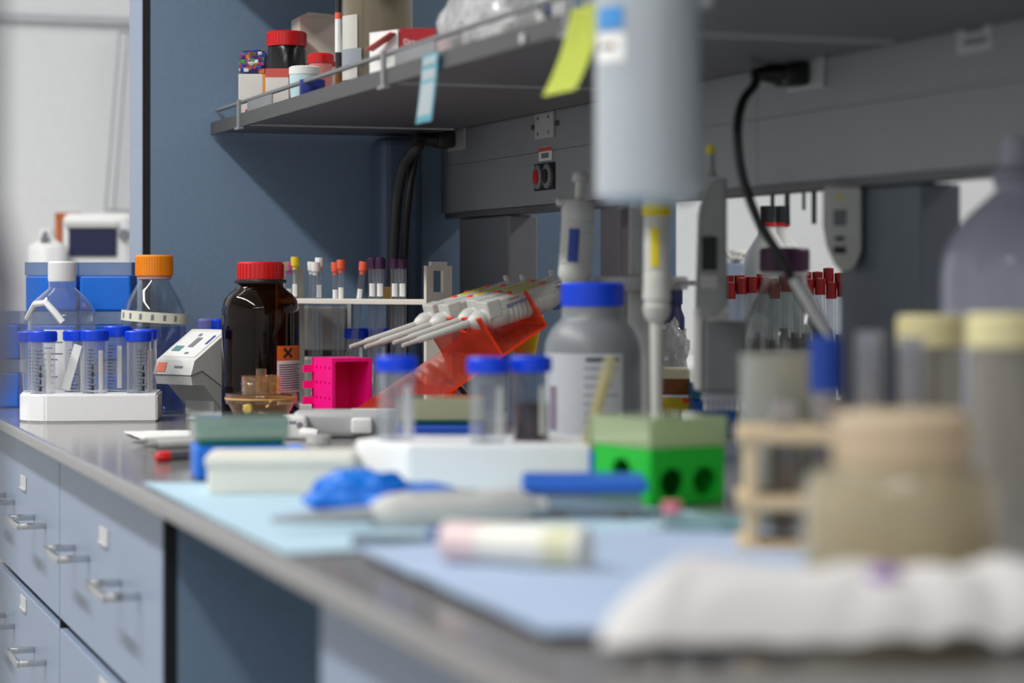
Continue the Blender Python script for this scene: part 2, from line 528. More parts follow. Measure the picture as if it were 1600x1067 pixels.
p = FW(150, 400, 4.0)
t = thing('analyser', 'white bench instrument with a dark navy window on the far counter', 'instrument', (p.x, p.y, 0.92), RZ)
k = 3.92 / F
zz = lambda py: 0.17 - (py - 432) * k
obj('housing', add_box(BM(), (0, 0.10, zz(332) / 2), (108 * k, 0.2, zz(332)), bevel=0.012, seg=4), M_whiteplastic, t, smooth=True)
obj('window', add_box(BM(), (-5 * k, -0.002, zz(378)), (76 * k, 0.006, 44 * k), bevel=0.002), mat('navy_window', (12, 22, 66), 0.35), t)
obj('top_bar', add_box(BM(), (-6 * k, -0.004, zz(350)), (84 * k, 0.012, 8 * k)), M_greyplastic, t)
obj('dial', add_lathe(BM(), [(0, 0), (0.010, 0), (0.010, 0.012), (0, 0.012)], 20, MT(46 * k, 0, zz(366)) @ MR(90, 'X')), M_inkgrey, t)
p = FW(74, 400, 4.0)
t = thing('dispenser', 'small white dispenser with a dark spout on the far counter', 'dispenser', (p.x, p.y, 0.92), RZ)
obj('body', add_lathe(BM(), [(0, 0), (0.034, 0), (0.034, zz(388)), (0.031, zz(384)), (0.015, zz(374)), (0.011, zz(357)), (0, zz(356))], 28), M_whiteplastic, t, smooth=True)
obj('spout', add_prism(BM(), [(-0.008, zz(376)), (0.008, zz(376)), (0, zz(360))], 0.014, MT(0, -0.014, 0) @ MR(90, 'X')), M_inkgrey, t)
p = FW(104, 400, 4.33)
k = 4.22 / F
zz = lambda py: 0.17 - (py - 432) * k
t = thing('wood_stand', 'orange brown angled stand behind the white instrument', 'stand', (p.x, p.y, 0.92), RZ)
m = mat('orange_wood', (186, 96, 40), 0.5)
obj('upright', add_box(BM(), (-0.014, 0, zz(331) / 2), (0.010, 0.03, zz(331))), m, t)
obj('arm', add_box(BM(), (0.006, 0, zz(336)), (0.044, 0.03, 10 * k)), m, t)
obj('foot', add_box(BM(), (-0.01, 0, 0.005), (0.06, 0.06, 0.01)), m, t)

# tall grey pole, stand-in for an unidentified upright blurred at the picture's edge
t = thing('grey_upright', 'blurred grey upright in the aisle, at the very edge of the picture', 'stand', (W(-15, 432, 0.8).x, W(-15, 432, 0.8).y, 0.0))
obj('pole', add_tube(BM(), [(0, 0, 0.02), (0, 0, 1.9)], 0.004, 16), mat('stand_grey', (112, 114, 120), 0.5), t, smooth=True)
obj('base', add_lathe(BM(), [(0, 0), (0.16, 0), (0.16, 0.012), (0.02, 0.03), (0, 0.03)], 32), M_black, t, smooth=True)
obj('holder', add_lathe(BM(), [(0, 1.045), (0.006, 1.045), (0.0115, 1.055), (0.0115, 1.088), (0.004, 1.116), (0, 1.116)], 20), clear('holder_plastic', (225, 225, 232), haze=0.5, hazecol=(150, 150, 160)), t, smooth=True)
# ------------------------------------------------------------------ repeated kinds
def centrifuge_tube(label, loc, rot=None, group=None, fill=None, h=0.1, r=0.0140, tape=None, capmat=None, bodymat=None, rz=RZ):
    t = thing('centrifuge_tube', label, 'tube', loc, rz, group, rot=rot)
    k = r / 0.014
    obj('body', add_lathe(BM(), [(0.0, 0.0), (0.002 * k, 0.0), (0.0115 * k, 0.013 * k), (r, 0.018 * k), (r, h - 0.006), (r + .0004, h - 0.004)], 40), bodymat or M_tube, t, smooth=True)
    bm = BM()
    prof = [(0, h + 0.0035), (r + 0.0010, h + 0.0035), (r + 0.0020, h + 0.0022), (r + 0.0020, h - 0.0085), (r + 0.0010, h - 0.0092), (r + 0.0004, h - 0.0092)]
    add_lathe(bm, prof, 48)
    for i in range(36):
        a = 2 * PI * i / 36
        add_box(bm, ((r + 0.002) * math.cos(a), (r + 0.002) * math.sin(a), h - 0.003), (0.001, 0.0014, 0.0095), MR(math.degrees(a), 'Z'))
    obj('cap', bm, capmat or M_bluecap, t, smooth=True, angle=30)
    bm = BM()
    n = 14
    for i in range(n):
        z = 0.026 * k + (h - 0.046) * i / (n - 1)
        wdt = 44 if i % 3 == 0 else 34
        add_arc(bm, r + 0.0001, -118, -118 + wdt, z, z + 0.0008, 0.0002, 6)
    add_arc(bm, r + 0.0001, -103, -101, 0.026 * k, h - 0.019, 0.0002, 3)
    obj('graduations', bm, mat('graduation_ink', (74, 78, 92), 0.6), t)
    obj('writing_patch', add_arc(BM(), r + 0.0001, -62, -40, 0.03 * k, h - 0.02, 0.0002, 8), M_whiteplastic, t, smooth=True)
    if fill:
        zf, m = fill
        obj('contents', add_lathe(BM(), [(0.0, 0.0012), (0.0105 * k, 0.0135 * k), (r - 0.0008, 0.0185 * k), (r - 0.0008, zf), (0, zf)], 32), m, t, smooth=True)
    if tape:
        bm = BM()
        for i in range(5):
            add_box(bm, (0, -r - 0.0006, h - 0.04 - i * 0.008), (0.0032 if i % 2 else 0.002, 0.0004, 0.0055))
        obj('handwriting', bm, M_ink, t)
    return t

def holder_block(name, label, loc, poly, hgt, m, holes, rz=RZ, hr=0.0155, depth=0.024, bevel=0.002, group=None):
    o = obj(name, add_prism(BM(), poly, hgt, bevel=bevel), m, loc=loc, rotz=rz)
    bm = BM()
    for x, y in holes:
        add_lathe(bm, [(0, hgt - depth), (hr, hgt - depth), (hr, hgt + 0.01), (0, hgt + 0.01)], 28, MT(x, y, 0))
    carve(o, bm)
    return tag(o, label, 'tube rack', group)

def local(loc, x, y, z, rz=RZ):
    return Vector(loc) + Matrix.Rotation(rz, 3, 'Z') @ Vector((x, y, z))

# ------------------------------------------------------------------ foam rack with blue capped tubes, far end
O1 = BY(140, 660)
R1 = RZ + math.radians(8)
hx = [(-0.055, 0.028), (-0.064, 0.064), (0.005, 0.026), (-0.018, 0.064), (0.056, 0.028), (0.030, 0.061), (0.062, 0.066)]
poly = [(-0.051, 0), (0.078, 0), (0.082, 0.096), (-0.084, 0.096), (-0.082, 0.03), (-0.072, 0.012)]
holder_block('foam_rack', 'white foam tube rack with a cut corner, on the bare grey bench', O1, poly, 0.033, M_foam, hx, rz=R1, depth=0.031)
g = 'blue capped tubes in the foam rack on the bare bench'
specs = [
    (0, 0.0, 0, 0, 'clear blue capped tube nearest the cut corner of the foam rack', None, True),
    (1, 0.0, -9, 0, 'tilted blue capped tube at the back corner of the foam rack', None, False),
    (2, 0.001, 0, 0, 'wide clear blue capped tube with handwriting, middle front of the far foam rack', None, True),
    (6, 0.001, 0, 0, 'blue capped tube at the back of the far foam rack, by the meter', None, False),
    (4, 0.0, 0, 0, 'blue capped tube by the grey meter end of the far foam rack', None, True),
    (5, 0.005, 0, 0, 'blue capped tube sticking up highest in the far foam rack', None, False),
]
for i, dz, tx, ty, lab, fill, tape in specs:
    x, y = hx[i]
    centrifuge_tube(lab, local(O1, x, y, 0.0025 + dz, R1), rot=(0, math.radians(tx * 0.5), RZ + math.radians((0, 20, 0, 5, 30, -20, 0)[i])), group=g, tape=tape)
t = centrifuge_tube('leaning blue capped tube with a white tape label in the far foam rack', local(O1, hx[3][0], hx[3][1], 0.0025, R1), rot=(0, math.radians(0), RZ), group=g)
obj('tape_label', add_box(BM(), (-0.003, -0.0150, 0.060), (0.010, 0.001, 0.055), MR(16, 'Y')), M_paper, t)

# ------------------------------------------------------------------ glass and plastic bottles
def ribbed_cap(r, z0, z1, n=40, rib=0.0012):
    bm = BM()
    add_lathe(bm, [(0, z1), (r - 0.002, z1), (r, z1 - 0.002), (r, z0), (r - 0.002, z0)], 48)
    for i in range(n):
        a = 2 * PI * i / n
        add_box(bm, (r * math.cos(a), r * math.sin(a), (z0 + z1) / 2 - 0.0006), (rib, r * 2 * PI / n * .5, z1 - z0 - 0.004), MR(math.degrees(a), 'Z'))
    return bm

p = B(97, 2.775)
t = thing('media_bottle', 'clear plastic bottle with a white cap and printed white label, behind the foam rack', 'bottle', p, RZ)
obj('body', add_lathe(BM(), [(0, 0.001), (0.036, 0.0), (0.041, 0.004), (0.042, 0.01), (0.042, 0.116), (0.041, 0.126), (0.034, 0.140), (0.021, 0.152), (0.0165, 0.156), (0.0165, 0.166)], 48), clear('clear_pet', (222, 228, 238), haze=0.10, hazecol=(228, 232, 240), refl=1.6), t, smooth=True)
obj('cap', ribbed_cap(0.0168, 0.164, 0.189, 44, 0.0008), M_whiteplastic, t, smooth=True, angle=25)
lb = obj('label', add_arc(BM(), 0.0422, -112, -62, 0.028, 0.105, 0.0004, 12), M_paper, t, smooth=True)
bm = BM()
for i in range(9):
    add_arc(bm, 0.0427, -108, -108 + (20 if i == 0 else random.choice((14, 30, 22))), 0.096 - i * 0.007, 0.0975 - i * 0.007 + (0.001 if i == 0 else 0), 0.0002, 6)
obj('printed_text', bm, M_inkgrey, lb)
obj('handling_band', add_tube(BM(), [(-0.040, -0.012, 0.118), (-0.027, -0.03, 0.136), (-0.012, -0.038, 0.138), (0.0, -0.043, 0.126), (0.010, -0.0445, 0.114)], 0.0042, 8), M_whiteplastic, t, smooth=True)

p = B(241, 2.80)
t = thing('orange_cap_bottle', 'clear glass bottle with an orange screw cap and a tape band', 'bottle', p, RZ)
k = 2.92 / F
obj('body', add_lathe(BM(), [(0, 0.001), (0.038, 0.0), (0.0405, 0.005), (0.0405, 0.118), (0.0395, 0.127), (0.035, 0.139), (0.026, 0.153), (0.0195, 0.164), (0.0185, 0.172)], 56), M_glass, t, smooth=True)
obj('pour_ring', add_lathe(BM(), [(0.0185, 0.166), (0.0215, 0.167), (0.0215, 0.1705), (0.0185, 0.172)], 40), mat('ring_pink', (200, 150, 150), 0.4), t, smooth=True)
obj('cap', ribbed_cap(0.0232, 0.171, 0.197, 44, 0.0009), mat('orange_cap', (240, 140, 8), 0.4), t, smooth=True, angle=25)
tb = obj('tape_band', add_arc(BM(), 0.0408, -175, -5, 0.113, 0.126, 0.0005, 24), mat('tape_cream', (222, 220, 200), 0.6), t, smooth=True)
bpy.data.meshes[tb.data.name].transform(MR(4, 'Y') @ MT(-0.008, 0, 0))
bm = BM()
for i in range(6):
    add_arc(bm, 0.0414, -150 + i * 21, -150 + i * 21 + 5, 0.116, 0.123, 0.0002, 4)
hw = obj('handwriting', bm, M_inkgrey, tb)
hw.data.transform(MR(4, 'Y') @ MT(-0.008, 0, 0))
obj('contents', add_lathe(BM(), [(0, 0.004), (0.037, 0.004), (0.0392, 0.008), (0.0392, 0.108), (0, 0.108)], 40), clear('blue_liquid', (186, 204, 244), haze=0.10, hazecol=(80, 120, 220)), t, smooth=True)

# amber bottle
p = BY(407, 655)
t = thing('amber_bottle', 'dark amber reagent bottle with a red ribbed cap and orange warning label', 'bottle', p, RZ)
amber = clear('amber_glass', (146, 100, 38), haze=0.3, hazecol=(34, 18, 6), rough=0.03, refl=0.9, base=0.024)
ah = 0.1
obj('body', add_lathe(BM(), [(0, 0.003), (0.030, 0.002), (0.041, 0.0), (0.0455, 0.005), (0.0462, 0.012), (0.0462, 0.124), (0.0458, 0.132), (0.043, 0.1425), (0.037, 0.150), (0.031, 0.1545), (0.0275, 0.158), (0.0265, 0.1625)], 64), amber, t, smooth=True)
obj('neck_ring', add_lathe(BM(), [(0.0255, 0.1615), (0.0305, 0.162), (0.0312, 0.164), (0.0305, 0.166), (0.0255, 0.167)], 48), M_blackplastic, t, smooth=True)
obj('contents', add_lathe(BM(), [(0, 0.005), (0.040, 0.006), (0.0445, 0.012), (0.0445, 0.112), (0, 0.112)], 48), clear('amber_liquid', (196, 130, 50), haze=0.12, hazecol=(90, 52, 12), refl=0.3), t, smooth=True)
cap = obj('cap', ribbed_cap(0.0272, 0.1665, 0.1875, 32, 0.0016), M_red, t, smooth=True, angle=25)
lab = obj('label', add_arc(BM(), 0.0464, -59, 0, 0.033, 0.071, 0.0004, 16), M_paper, t, smooth=True)
ob_ = obj('hazard_patch', add_arc(BM(), 0.0464, -59, 0, 0.071, 0.0885, 0.0004, 16), mat('hazard_orange', (226, 112, 12), 0.5), t, smooth=True)
bm = BM()
for i in range(11):
    add_arc(bm, 0.0469, -56, -8 - random.choice((0, 0, 8)), 0.0655 - i * 0.0027, 0.0665 - i * 0.0027, 0.0002, 8)
obj('printed_text', bm, M_ink, lab)
bm = BM()
for sgn in (-1, 1):
    for q in range(7):
        f = -0.5 + q / 6
        a = math.radians(-40 + f * 13.0)
        add_box(bm, (0.047 * math.cos(a), 0.047 * math.sin(a), 0.0800 + sgn * f * 0.0085), (0.0006, 0.0030, 0.0030), MR(math.degrees(a), 'Z') @ MR(sgn * 45, 'X'))
obj('cross_mark', bm, M_ink, ob_)
obj('red_print_line', add_arc(BM(), 0.0469, -57, -3, 0.0362, 0.0370, 0.0002, 8), M_red, lab)

# yellowish clear filter holder in front of it
p = B(408, 2.47)
t = thing('filter_holder', 'yellowish clear plastic filter unit in front of the amber bottle', 'filter unit', p, RZ)
yel = clear('amber_acrylic', (252, 238, 214), haze=0.07, hazecol=(240, 205, 150), rough=0.05, refl=1.5)
k = 2.47 / F
z = lambda py: (674 - py) * k
obj('lower_cup', add_lathe(BM(), [(0, 0.0), (0.026, 0.0), (0.03, 0.003), (0.031, z(646)), (0.036, z(632)), (0.0355, z(631))], 48), yel, t, smooth=True)
obj('flange', add_lathe(BM(), [(0, z(631)), (0.0385, z(631)), (0.0395, z(628)), (0.0395, z(619)), (0.0385, z(615)), (0.024, z(612)), (0, z(612))], 56), yel, t, smooth=True)
obj('upper_cup', add_lathe(BM(), [(0.0215, z(612)), (0.0215, z(603)), (0.0225, z(602)), (0.0225, z(600)), (0.0215, z(599)), (0.0215, z(590)), (0.0225, z(588)), (0.0205, z(588)), (0.0205, z(612))], 48), yel, t, smooth=True)
obj('spout', add_tube(BM(), [(0, 0, z(612)), (0, 0, z(577))], 0.0055, 20), yel, t, smooth=True)
obj('flange_rim', add_lathe(BM(), [(0.0393, z(624.5)), (0.0402, z(624)), (0.0402, z(622)), (0.0393, z(621.5))], 56), mat('rim_gold', (216, 168, 92), 0.3), t, smooth=True)
obj('knob', add_lathe(BM(), [(0, 0), (0.0045, 0), (0.0055, 0.003), (0.0055, 0.010), (0.004, 0.013), (0, 0.013)], 20, MT(-0.010, -0.030, z(637)) @ MR(90, 'X')), mat('knob_yellow', (206, 178, 92), 0.35), t, smooth=True)

# ------------------------------------------------------------------ grey meter with the sloping face
p = B(308, 2.735)
k = 2.7 / F
t = thing('bench_meter', 'pale grey meter with a sloping keypad face and orange sticker, beside the amber bottle', 'meter', p, RZ + math.radians(50))
side = [(-0.055, 0.060), (-0.047, 0.080), (0.030, 0.122), (0.042, 0.122), (0.042, 0.028), (-0.030, 0.066)]
M_meter = mat('meter_grey', (214, 214, 210), 0.45)
bm = add_prism(BM(), side, 0.095, MT(0, 0.0475, 0) @ MR(90, 'X'))
obj('upper_shell', bm, M_meter, t)
side2 = [(-0.053, 0.0585), (-0.030, 0.0645), (0.042, 0.0265), (0.042, 0.0), (0.03, 0.0), (-0.025, 0.045), (-0.050, 0.046)]
obj('lower_shell', add_prism(BM(), side2, 0.091, MT(0, 0.0455, 0) @ MR(90, 'X')), M_greyplastic, t)
obj('foot', add_box(BM(), (0.022, 0, 0.012), (0.036, 0.07, 0.024), bevel=0.002), M_greyplastic, t)
meter = t
sl = math.degrees(math.atan2(0.042, 0.077))
fm = MT(-0.0085, 0, 0.101) @ MR(-sl, 'Y')
kp = obj('keypad', add_box(BM(), (0, 0, 0.0006), (0.070, 0.078, 0.0012), bevel=0.0004), M_whiteplastic, t)
kp.data.transform(fm)
for nm, x, y, sx, sy, m in (('display', 0.004, -0.002, 0.026, 0.012, M_inkgrey), ('key', -0.014, 0.024, 0.014, 0.02, mat('key_teal', (90, 134, 136), 0.5)),
                            ('key', 0.012, -0.032, 0.024, 0.004, mat('key_blue', (40, 56, 140), 0.5)), ('key', 0.025, 0.006, 0.006, 0.006, M_inkgrey), ('key', -0.026, -0.01, 0.004, 0.008, M_inkgrey)):
    q = obj(nm, add_box(BM(), (x, y, 0.0017), (sx, sy, 0.001)), m, kp)
    q.data.transform(fm)
obj('sticker', add_box(BM(), (-0.0515, 0.030, 0.070), (0.0012, 0.022, 0.014), MR(22, 'Y')), mat('sticker_orange', (236, 128, 98), 0.6), t)
obj('name_mark', add_box(BM(), (-0.0515, -0.012, 0.071), (0.001, 0.02, 0.003), MR(22, 'Y')), M_inkgrey, t)

meter.scale = (0.74, 0.72, 0.86)
# ------------------------------------------------------------------ blue tip boxes behind
M_tipblue = mat('tip_box_blue', (6, 110, 220), 0.4)
M_tipblue2 = mat('tip_box_deep_blue', (10, 76, 186), 0.4)
M_lid = clear('tip_box_lid', (214, 226, 240), haze=0.3, hazecol=(206, 222, 244), refl=1.2)
def tip_box(label, loc, w=0.078, d=0.115, h=0.052, lid=0.016, rz=RZ, group=None, base=None, lidm=None, rackm=None, tips=None, rack_h=0.0):
    t = thing('tip_box', label, 'tip box', loc, rz, group)
    obj('base', add_box(BM(), (0, 0, h / 2), (w, d, h), bevel=0.003), base or M_tipblue, t)
    bm = BM()
    th = 0.0014
    z0 = h + rack_h
    add_box(bm, (0, 0, z0 + lid - th / 2), (w + .001, d + .001, th))
    for s in (-1, 1):
        add_box(bm, (s * (w / 2), 0, z0 + lid / 2), (th, d, lid))
        add_box(bm, (0, s * (d / 2), z0 + lid / 2), (w, th, lid))
    obj('lid', bm, lidm or M_lid, t)
    if rackm:
        obj('tip_rack', add_box(BM(), (0, 0, h + rack_h / 2 + 0.001), (w - 0.006, d - 0.006, max(rack_h, 0.002)), bevel=0.001), rackm, t)
    if tips:
        bm = BM()
        nx, ny = 6, 9
        for i in range(nx):
            for j in range(ny):
                add_lathe(bm, [(0, h + rack_h + 0.002), (0.0032, h + rack_h + 0.002), (0.0032, h + rack_h + 0.0085), (0.002, h + rack_h + 0.0085)], 8,
                          MT((i - (nx - 1) / 2) * (w - .014) / (nx - 1), (j - (ny - 1) / 2) * (d - .016) / (ny - 1), 0))
        o = obj('pipette_tips', bm, tips, t)
        o['kind'] = 'stuff'
    return t
g = 'blue tip boxes stacked by the end panel'
D0 = 2.885
for (px, nm) in ((86, 'white capped bottle'), (170, 'orange capped bottle')):
    for lv in range(3):
        pos = ('bottom', 'middle', 'top')[lv]
        p = B(px, D0); p.z += lv * 0.0628
        q = W(px, 432, D0); p.x, p.y = q.x, q.y
        tip_box('blue tip box with clear lid, %s of the stack behind the %s' % (pos, nm), p, w=0.066, d=0.05, h=0.046, lid=0.0165, group=g)
p = B(10, 2.95)
for lv in range(2):
    q = p.copy(); q.z += lv * 0.0628
    tip_box('blue tip box, %s of the pair nearest the bench end, partly past the picture edge' % ('lower' if lv == 0 else 'upper'), q, w=0.055, d=0.1, h=0.046, lid=0.0165, group=g)

# small blue things behind the meter
for i, (px, nm) in enumerate(((322, 'pale violet'), (342, 'bright blue'))):
    p = B(px, 2.86 + 0.0 * i)
    t = thing('capped_vial', '%s capped vial peeking over the grey meter' % nm, 'vial', p, RZ)
    obj('body', add_lathe(BM(), [(0, 0), (0.009, 0), (0.010, 0.002), (0.010, 0.095), (0.008, 0.1)], 20), M_tube, t, smooth=True)
    obj('cap', ribbed_cap(0.0105, 0.099, 0.116, 24, 0.0006), mat('cap_violet', (130, 130, 205), 0.4) if i == 0 else M_bluecap, t, smooth=True)

# ------------------------------------------------------------------ magenta rack standing on its end
M_mag = mat('magenta_plastic', (255, 14, 138), 0.38, noise_amt=0.03, sss=0.0)
p = BY(519, 664)
t = thing('magenta_rack', 'hot pink microtube rack standing on end with its open side forward', 'tube rack', p, RZ + math.radians(28))
w, d, h, th = 0.050, 0.06, 0.076, 0.004
bm = BM()
add_box(bm, (th / 2, d / 2, h / 2), (th, d, h))
add_box(bm, (w - th / 2, d / 2, h / 2), (th, d, h))
add_box(bm, (w / 2, d / 2, h - th / 2), (w - 2 * th, d, th))
add_box(bm, (w / 2, d / 2, th / 2), (w - 2 * th, d, th))
add_box(bm, (w / 2, d - th / 2, h / 2), (w - 2 * th, th, h - 2 * th))
bd = obj('shell', bm, M_mag, t)
bm = BM()
for i in range(4):
    for j in range(4):
        add_lathe(bm, [(0, -0.001), (0.0022, -0.001), (0.0022, 0.007), (0, 0.007)], 10, MT(0, 0.008 + j * 0.0125, 0.012 + i * 0.0175) @ MR(90, 'Y'))
carve(bd, bm)
bm = BM()
poly = [(0, 0)]
for i in range(4):
    z0 = 0.003 + i * 0.0185
    poly += [(0.0, z0), (-0.0125, z0), (-0.0125, z0 + 0.0085), (0.0, z0 + 0.0085)]
poly += [(0, h)]
poly = [(x, y) for x, y in poly] + [(0.003, h), (0.003, 0)]
obj('scalloped_edge', add_prism(bm, poly, 0.004, MT(0, d - 0.002, 0) @ MR(90, 'X')), M_mag, t)

# ------------------------------------------------------------------ pipette controller lying on the bench
p = B(520, 2.36)
k = 2.36 / F
t = thing('pipette_controller', 'grey and white pipette controller lying in front of the pink rack', 'pipette controller', p, RZ)
M_ctrl = mat('controller_grey', (176, 178, 178), 0.4)
obj('body', add_box(BM(), (0.02, 0.015, 0.0145), (0.125, 0.045, 0.029), bevel=0.008, seg=4), M_ctrl, t, smooth=True)
hd = obj('head', add_box(BM(), (-0.040, -0.012, 0.0125), (0.03, 0.03, 0.025), bevel=0.004, seg=3), M_whiteplastic, t, smooth=True)
bm = BM()
for x, w_ in ((-0.046, 0.004), (-0.041, 0.003), (-0.0375, 0.003)):
    add_box(bm, (x, -0.0272, 0.018), (w_, 0.0006, 0.003))
add_lathe(bm, [(0, 0), (0.0035, 0), (0.0035, 0.0006), (0, 0.0006)], 14, MT(-0.032, -0.0269, 0.015) @ MR(90, 'X'))
obj('print', bm, M_inkgrey, hd)
obj('trigger', add_box(BM(), (0.0315, -0.011, 0.0135), (0.0225, 0.012, 0.017), bevel=0.003, seg=3), M_whiteplastic, t, smooth=True)
obj('nozzle', add_tube(BM(), [(-0.03, -0.03, 0.006), (-0.018, -0.034, 0.006), (-0.012, -0.036, 0.006)], [0.007, 0.0065, 0.005], 16), M_whiteplastic, t, smooth=True)
obj('top_stripe', add_box(BM(), (0.044, 0.012, 0.0292), (0.05, 0.02, 0.0012)), M_whiteplastic, t)

# ------------------------------------------------------------------ tip box with blue base, near
p = BY(366, 750)
t = tip_box('blue tip box with a cloudy lid over green tips, standing on the blue bench pad', p + (Matrix.Rotation(RZ, 3, 'Z') @ Vector((0, 0.03, 0))), w=0.077, d=0.06, h=0.0285, lid=0.018, rz=RZ + math.radians(13),
        lidm=clear('cloudy_lid', (224, 238, 232), haze=0.42, hazecol=(214, 228, 222)), rackm=mat('teal_rack', (0, 120, 110), 0.4), tips=mat('tips_green', (110, 196, 150), 0.4), rack_h=0.006)
q = B(690, 2.18)
tip_box('blue tip box seen between the tubes of the near foam rack', q, w=0.085, d=0.07, h=0.028, lid=0.02, lidm=clear('cream_lid', (238, 236, 214), haze=0.62, hazecol=(232, 232, 210)),
        rackm=mat('teal_rack', (0, 120, 110), 0.4), tips=mat('tips_green', (60, 170, 120), 0.4), rack_h=0.005, base=M_tipblue2)
# ------------------------------------------------------------------ rack of long slender tubes
M_rackwhite = mat('rack_white', (224, 218, 206), 0.5)
c = B(566, 2.79)
RA = RZ - math.radians(35)
t = thing('long_tube_rack', 'off-white rack with one perforated shelf and a windowed end plate, holding long tubes', 'tube rack', c, RA)
k = 2.79 / F
sh = add_box(BM(), (0, 0, 0.139), (0.232, 0.05, 0.0065), bevel=0.0008)
shelf = obj('perforated_shelf', sh, M_rackwhite, t)
base = obj('bottom_shelf', add_box(BM(), (0, 0, 0.006), (0.232, 0.05, 0.006), bevel=0.0008), M_rackwhite, t)
for s in (-1, 1):
    bm = add_prism(BM(), [(-0.026, 0), (0.026, 0), (0.026, 0.183), (0.016, 0.183), (0.016, 0.188), (-0.016, 0.188), (-0.016, 0.183), (-0.026, 0.183)], 0.004, MT(s * 0.118 - 0.002, 0, 0) @ MR(90, 'Z') @ MR(90, 'X'))
    e = obj('end_plate', bm, M_rackwhite, t)
    carve(e, add_box(BM(), (s * 0.118, -0.002, 0.164), (0.02, 0.020, 0.026)))
spots = []
def tube_at(px, dF=0.0):
    f = (px - 566) / 110.0
    D = 2.79 - 0.065 * f + dF
    return B(px, D)
def long_tube(px, dF, colname, capm, label, r=0.0045, h=0.188, tilt=0.0, wide=False, mark=True, dz=0.0):
    p = tube_at(px, dF); p.z += 0.0095 + dz
    spots.append((p, r, tilt))
    t2 = thing('long_tube', label, 'tube', p, 0, 'long tubes in the off-white rack', rot=(0, math.radians(tilt), RZ))
    obj('body', add_lathe(BM(), [(0, 0), (r * .6, 0.0006), (r, 0.004), (r, h), (r - 0.0004, h)], 24), clear('thin_tube', (240, 243, 246), haze=0.06, hazecol=(235, 238, 242), refl=1.2), t2, smooth=True)
    if wide:
        obj('cap', ribbed_cap(r + 0.0012, h - 0.004, h + 0.010, 24, 0.0006), capm, t2, smooth=True)
    else:
        obj('stopper', add_lathe(BM(), [(0, h - 0.004), (r - 0.0009, h - 0.004), (r - 0.0009, h), (r + 0.0006, h + 0.001), (r + 0.0012, h + 0.009), (r + 0.0008, h + 0.0125), (0, h + 0.0125)], 20), capm, t2, smooth=True)
    if mark:
        obj('paper_mark', add_arc(BM(), r + 0.0001, -130, -50, h - 0.038, h - 0.022, 0.0002, 6), M_paper, t2, smooth=True)
    return t2
ms_ = {n: mat('stopper_' + n, c_, 0.45) for n, c_ in (('magenta', (206, 70, 170)), ('yellow', (232, 200, 30)), ('white', (232, 232, 230)), ('orange', (236, 96, 62)), ('purple', (62, 28, 64)))}
long_tube(452, 0.0, 'magenta', ms_['magenta'], 'long tube with a magenta stopper, peeking out behind the amber bottle', h=0.167)
long_tube(461, -0.006, 'yellow', ms_['yellow'], 'long tube with a yellow stopper, beside the magenta one', h=0.173)
long_tube(487, 0.012, 'white', ms_['white'], 'long tube with a white stopper, nearest the yellow stoppered tube', h=0.167, mark=False)
long_tube(493, -0.012, 'white', ms_['white'], 'long tube with a white stopper, middle one of three', h=0.166, mark=False)
long_tube(499, 0.004, 'white', ms_['white'], 'long tube with a white stopper, nearest the orange stoppers', h=0.172)
long_tube(524, 0.008, 'orange', ms_['orange'], 'upright long tube with an orange stopper, farther from the tilted one', h=0.166)
long_tube(533, -0.006, 'orange', ms_['orange'], 'upright long tube with an orange stopper, next to the tilted one', h=0.169)
long_tube(541, 0.004, 'orange', ms_['orange'], 'tilted long tube with an orange stopper', h=0.168, tilt=7)
for i, (px, dF) in enumerate(((582, -0.008), (589, 0.012), (594, -0.006))):
    long_tube(px, dF, 'purple', ms_['purple'], ('first', 'second', 'third')[i] + ' dark purple capped long tube of the cluster next to the brown tag', r=0.0052, h=0.174, wide=True, mark=(i != 1))
for i, (px, dF) in enumerate(((617, -0.008), (624, 0.012), (629, -0.006))):
    long_tube(px, dF, 'purple', ms_['purple'], ('first', 'second', 'third')[i] + ' dark purple capped long tube of the cluster beside the windowed end plate', r=0.0052, h=0.174, wide=True, mark=(i != 1))
rot_inv = Matrix.Rotation(-RA, 3, 'Z')
bm = BM()
for p, r, tl in spots:
    q = rot_inv @ (p - c)
    dx = math.tan(math.radians(tl)) * 0.135
    w_ = rot_inv @ (Matrix.Rotation(RZ, 3, 'Z') @ Vector((dx, 0, 0)))
    add_lathe(bm, [(0, 0.13), (r + 0.0012, 0.13), (r + 0.0012, 0.15), (0, 0.15)], 16, MT(q.x + w_.x, q.y + w_.y, 0))
carve(shelf, bm)
o = obj('brown_tag', add_box(BM(), (0, 0, 0.0), (0.013, 0.003, 0.016), bevel=0.0005), mat('tag_brown', (150, 112, 48), 0.6), loc=W(606, 458, 2.845), rotz=RZ)
tag(o, 'small brown tag on the cable behind the purple capped tubes', 'tag')

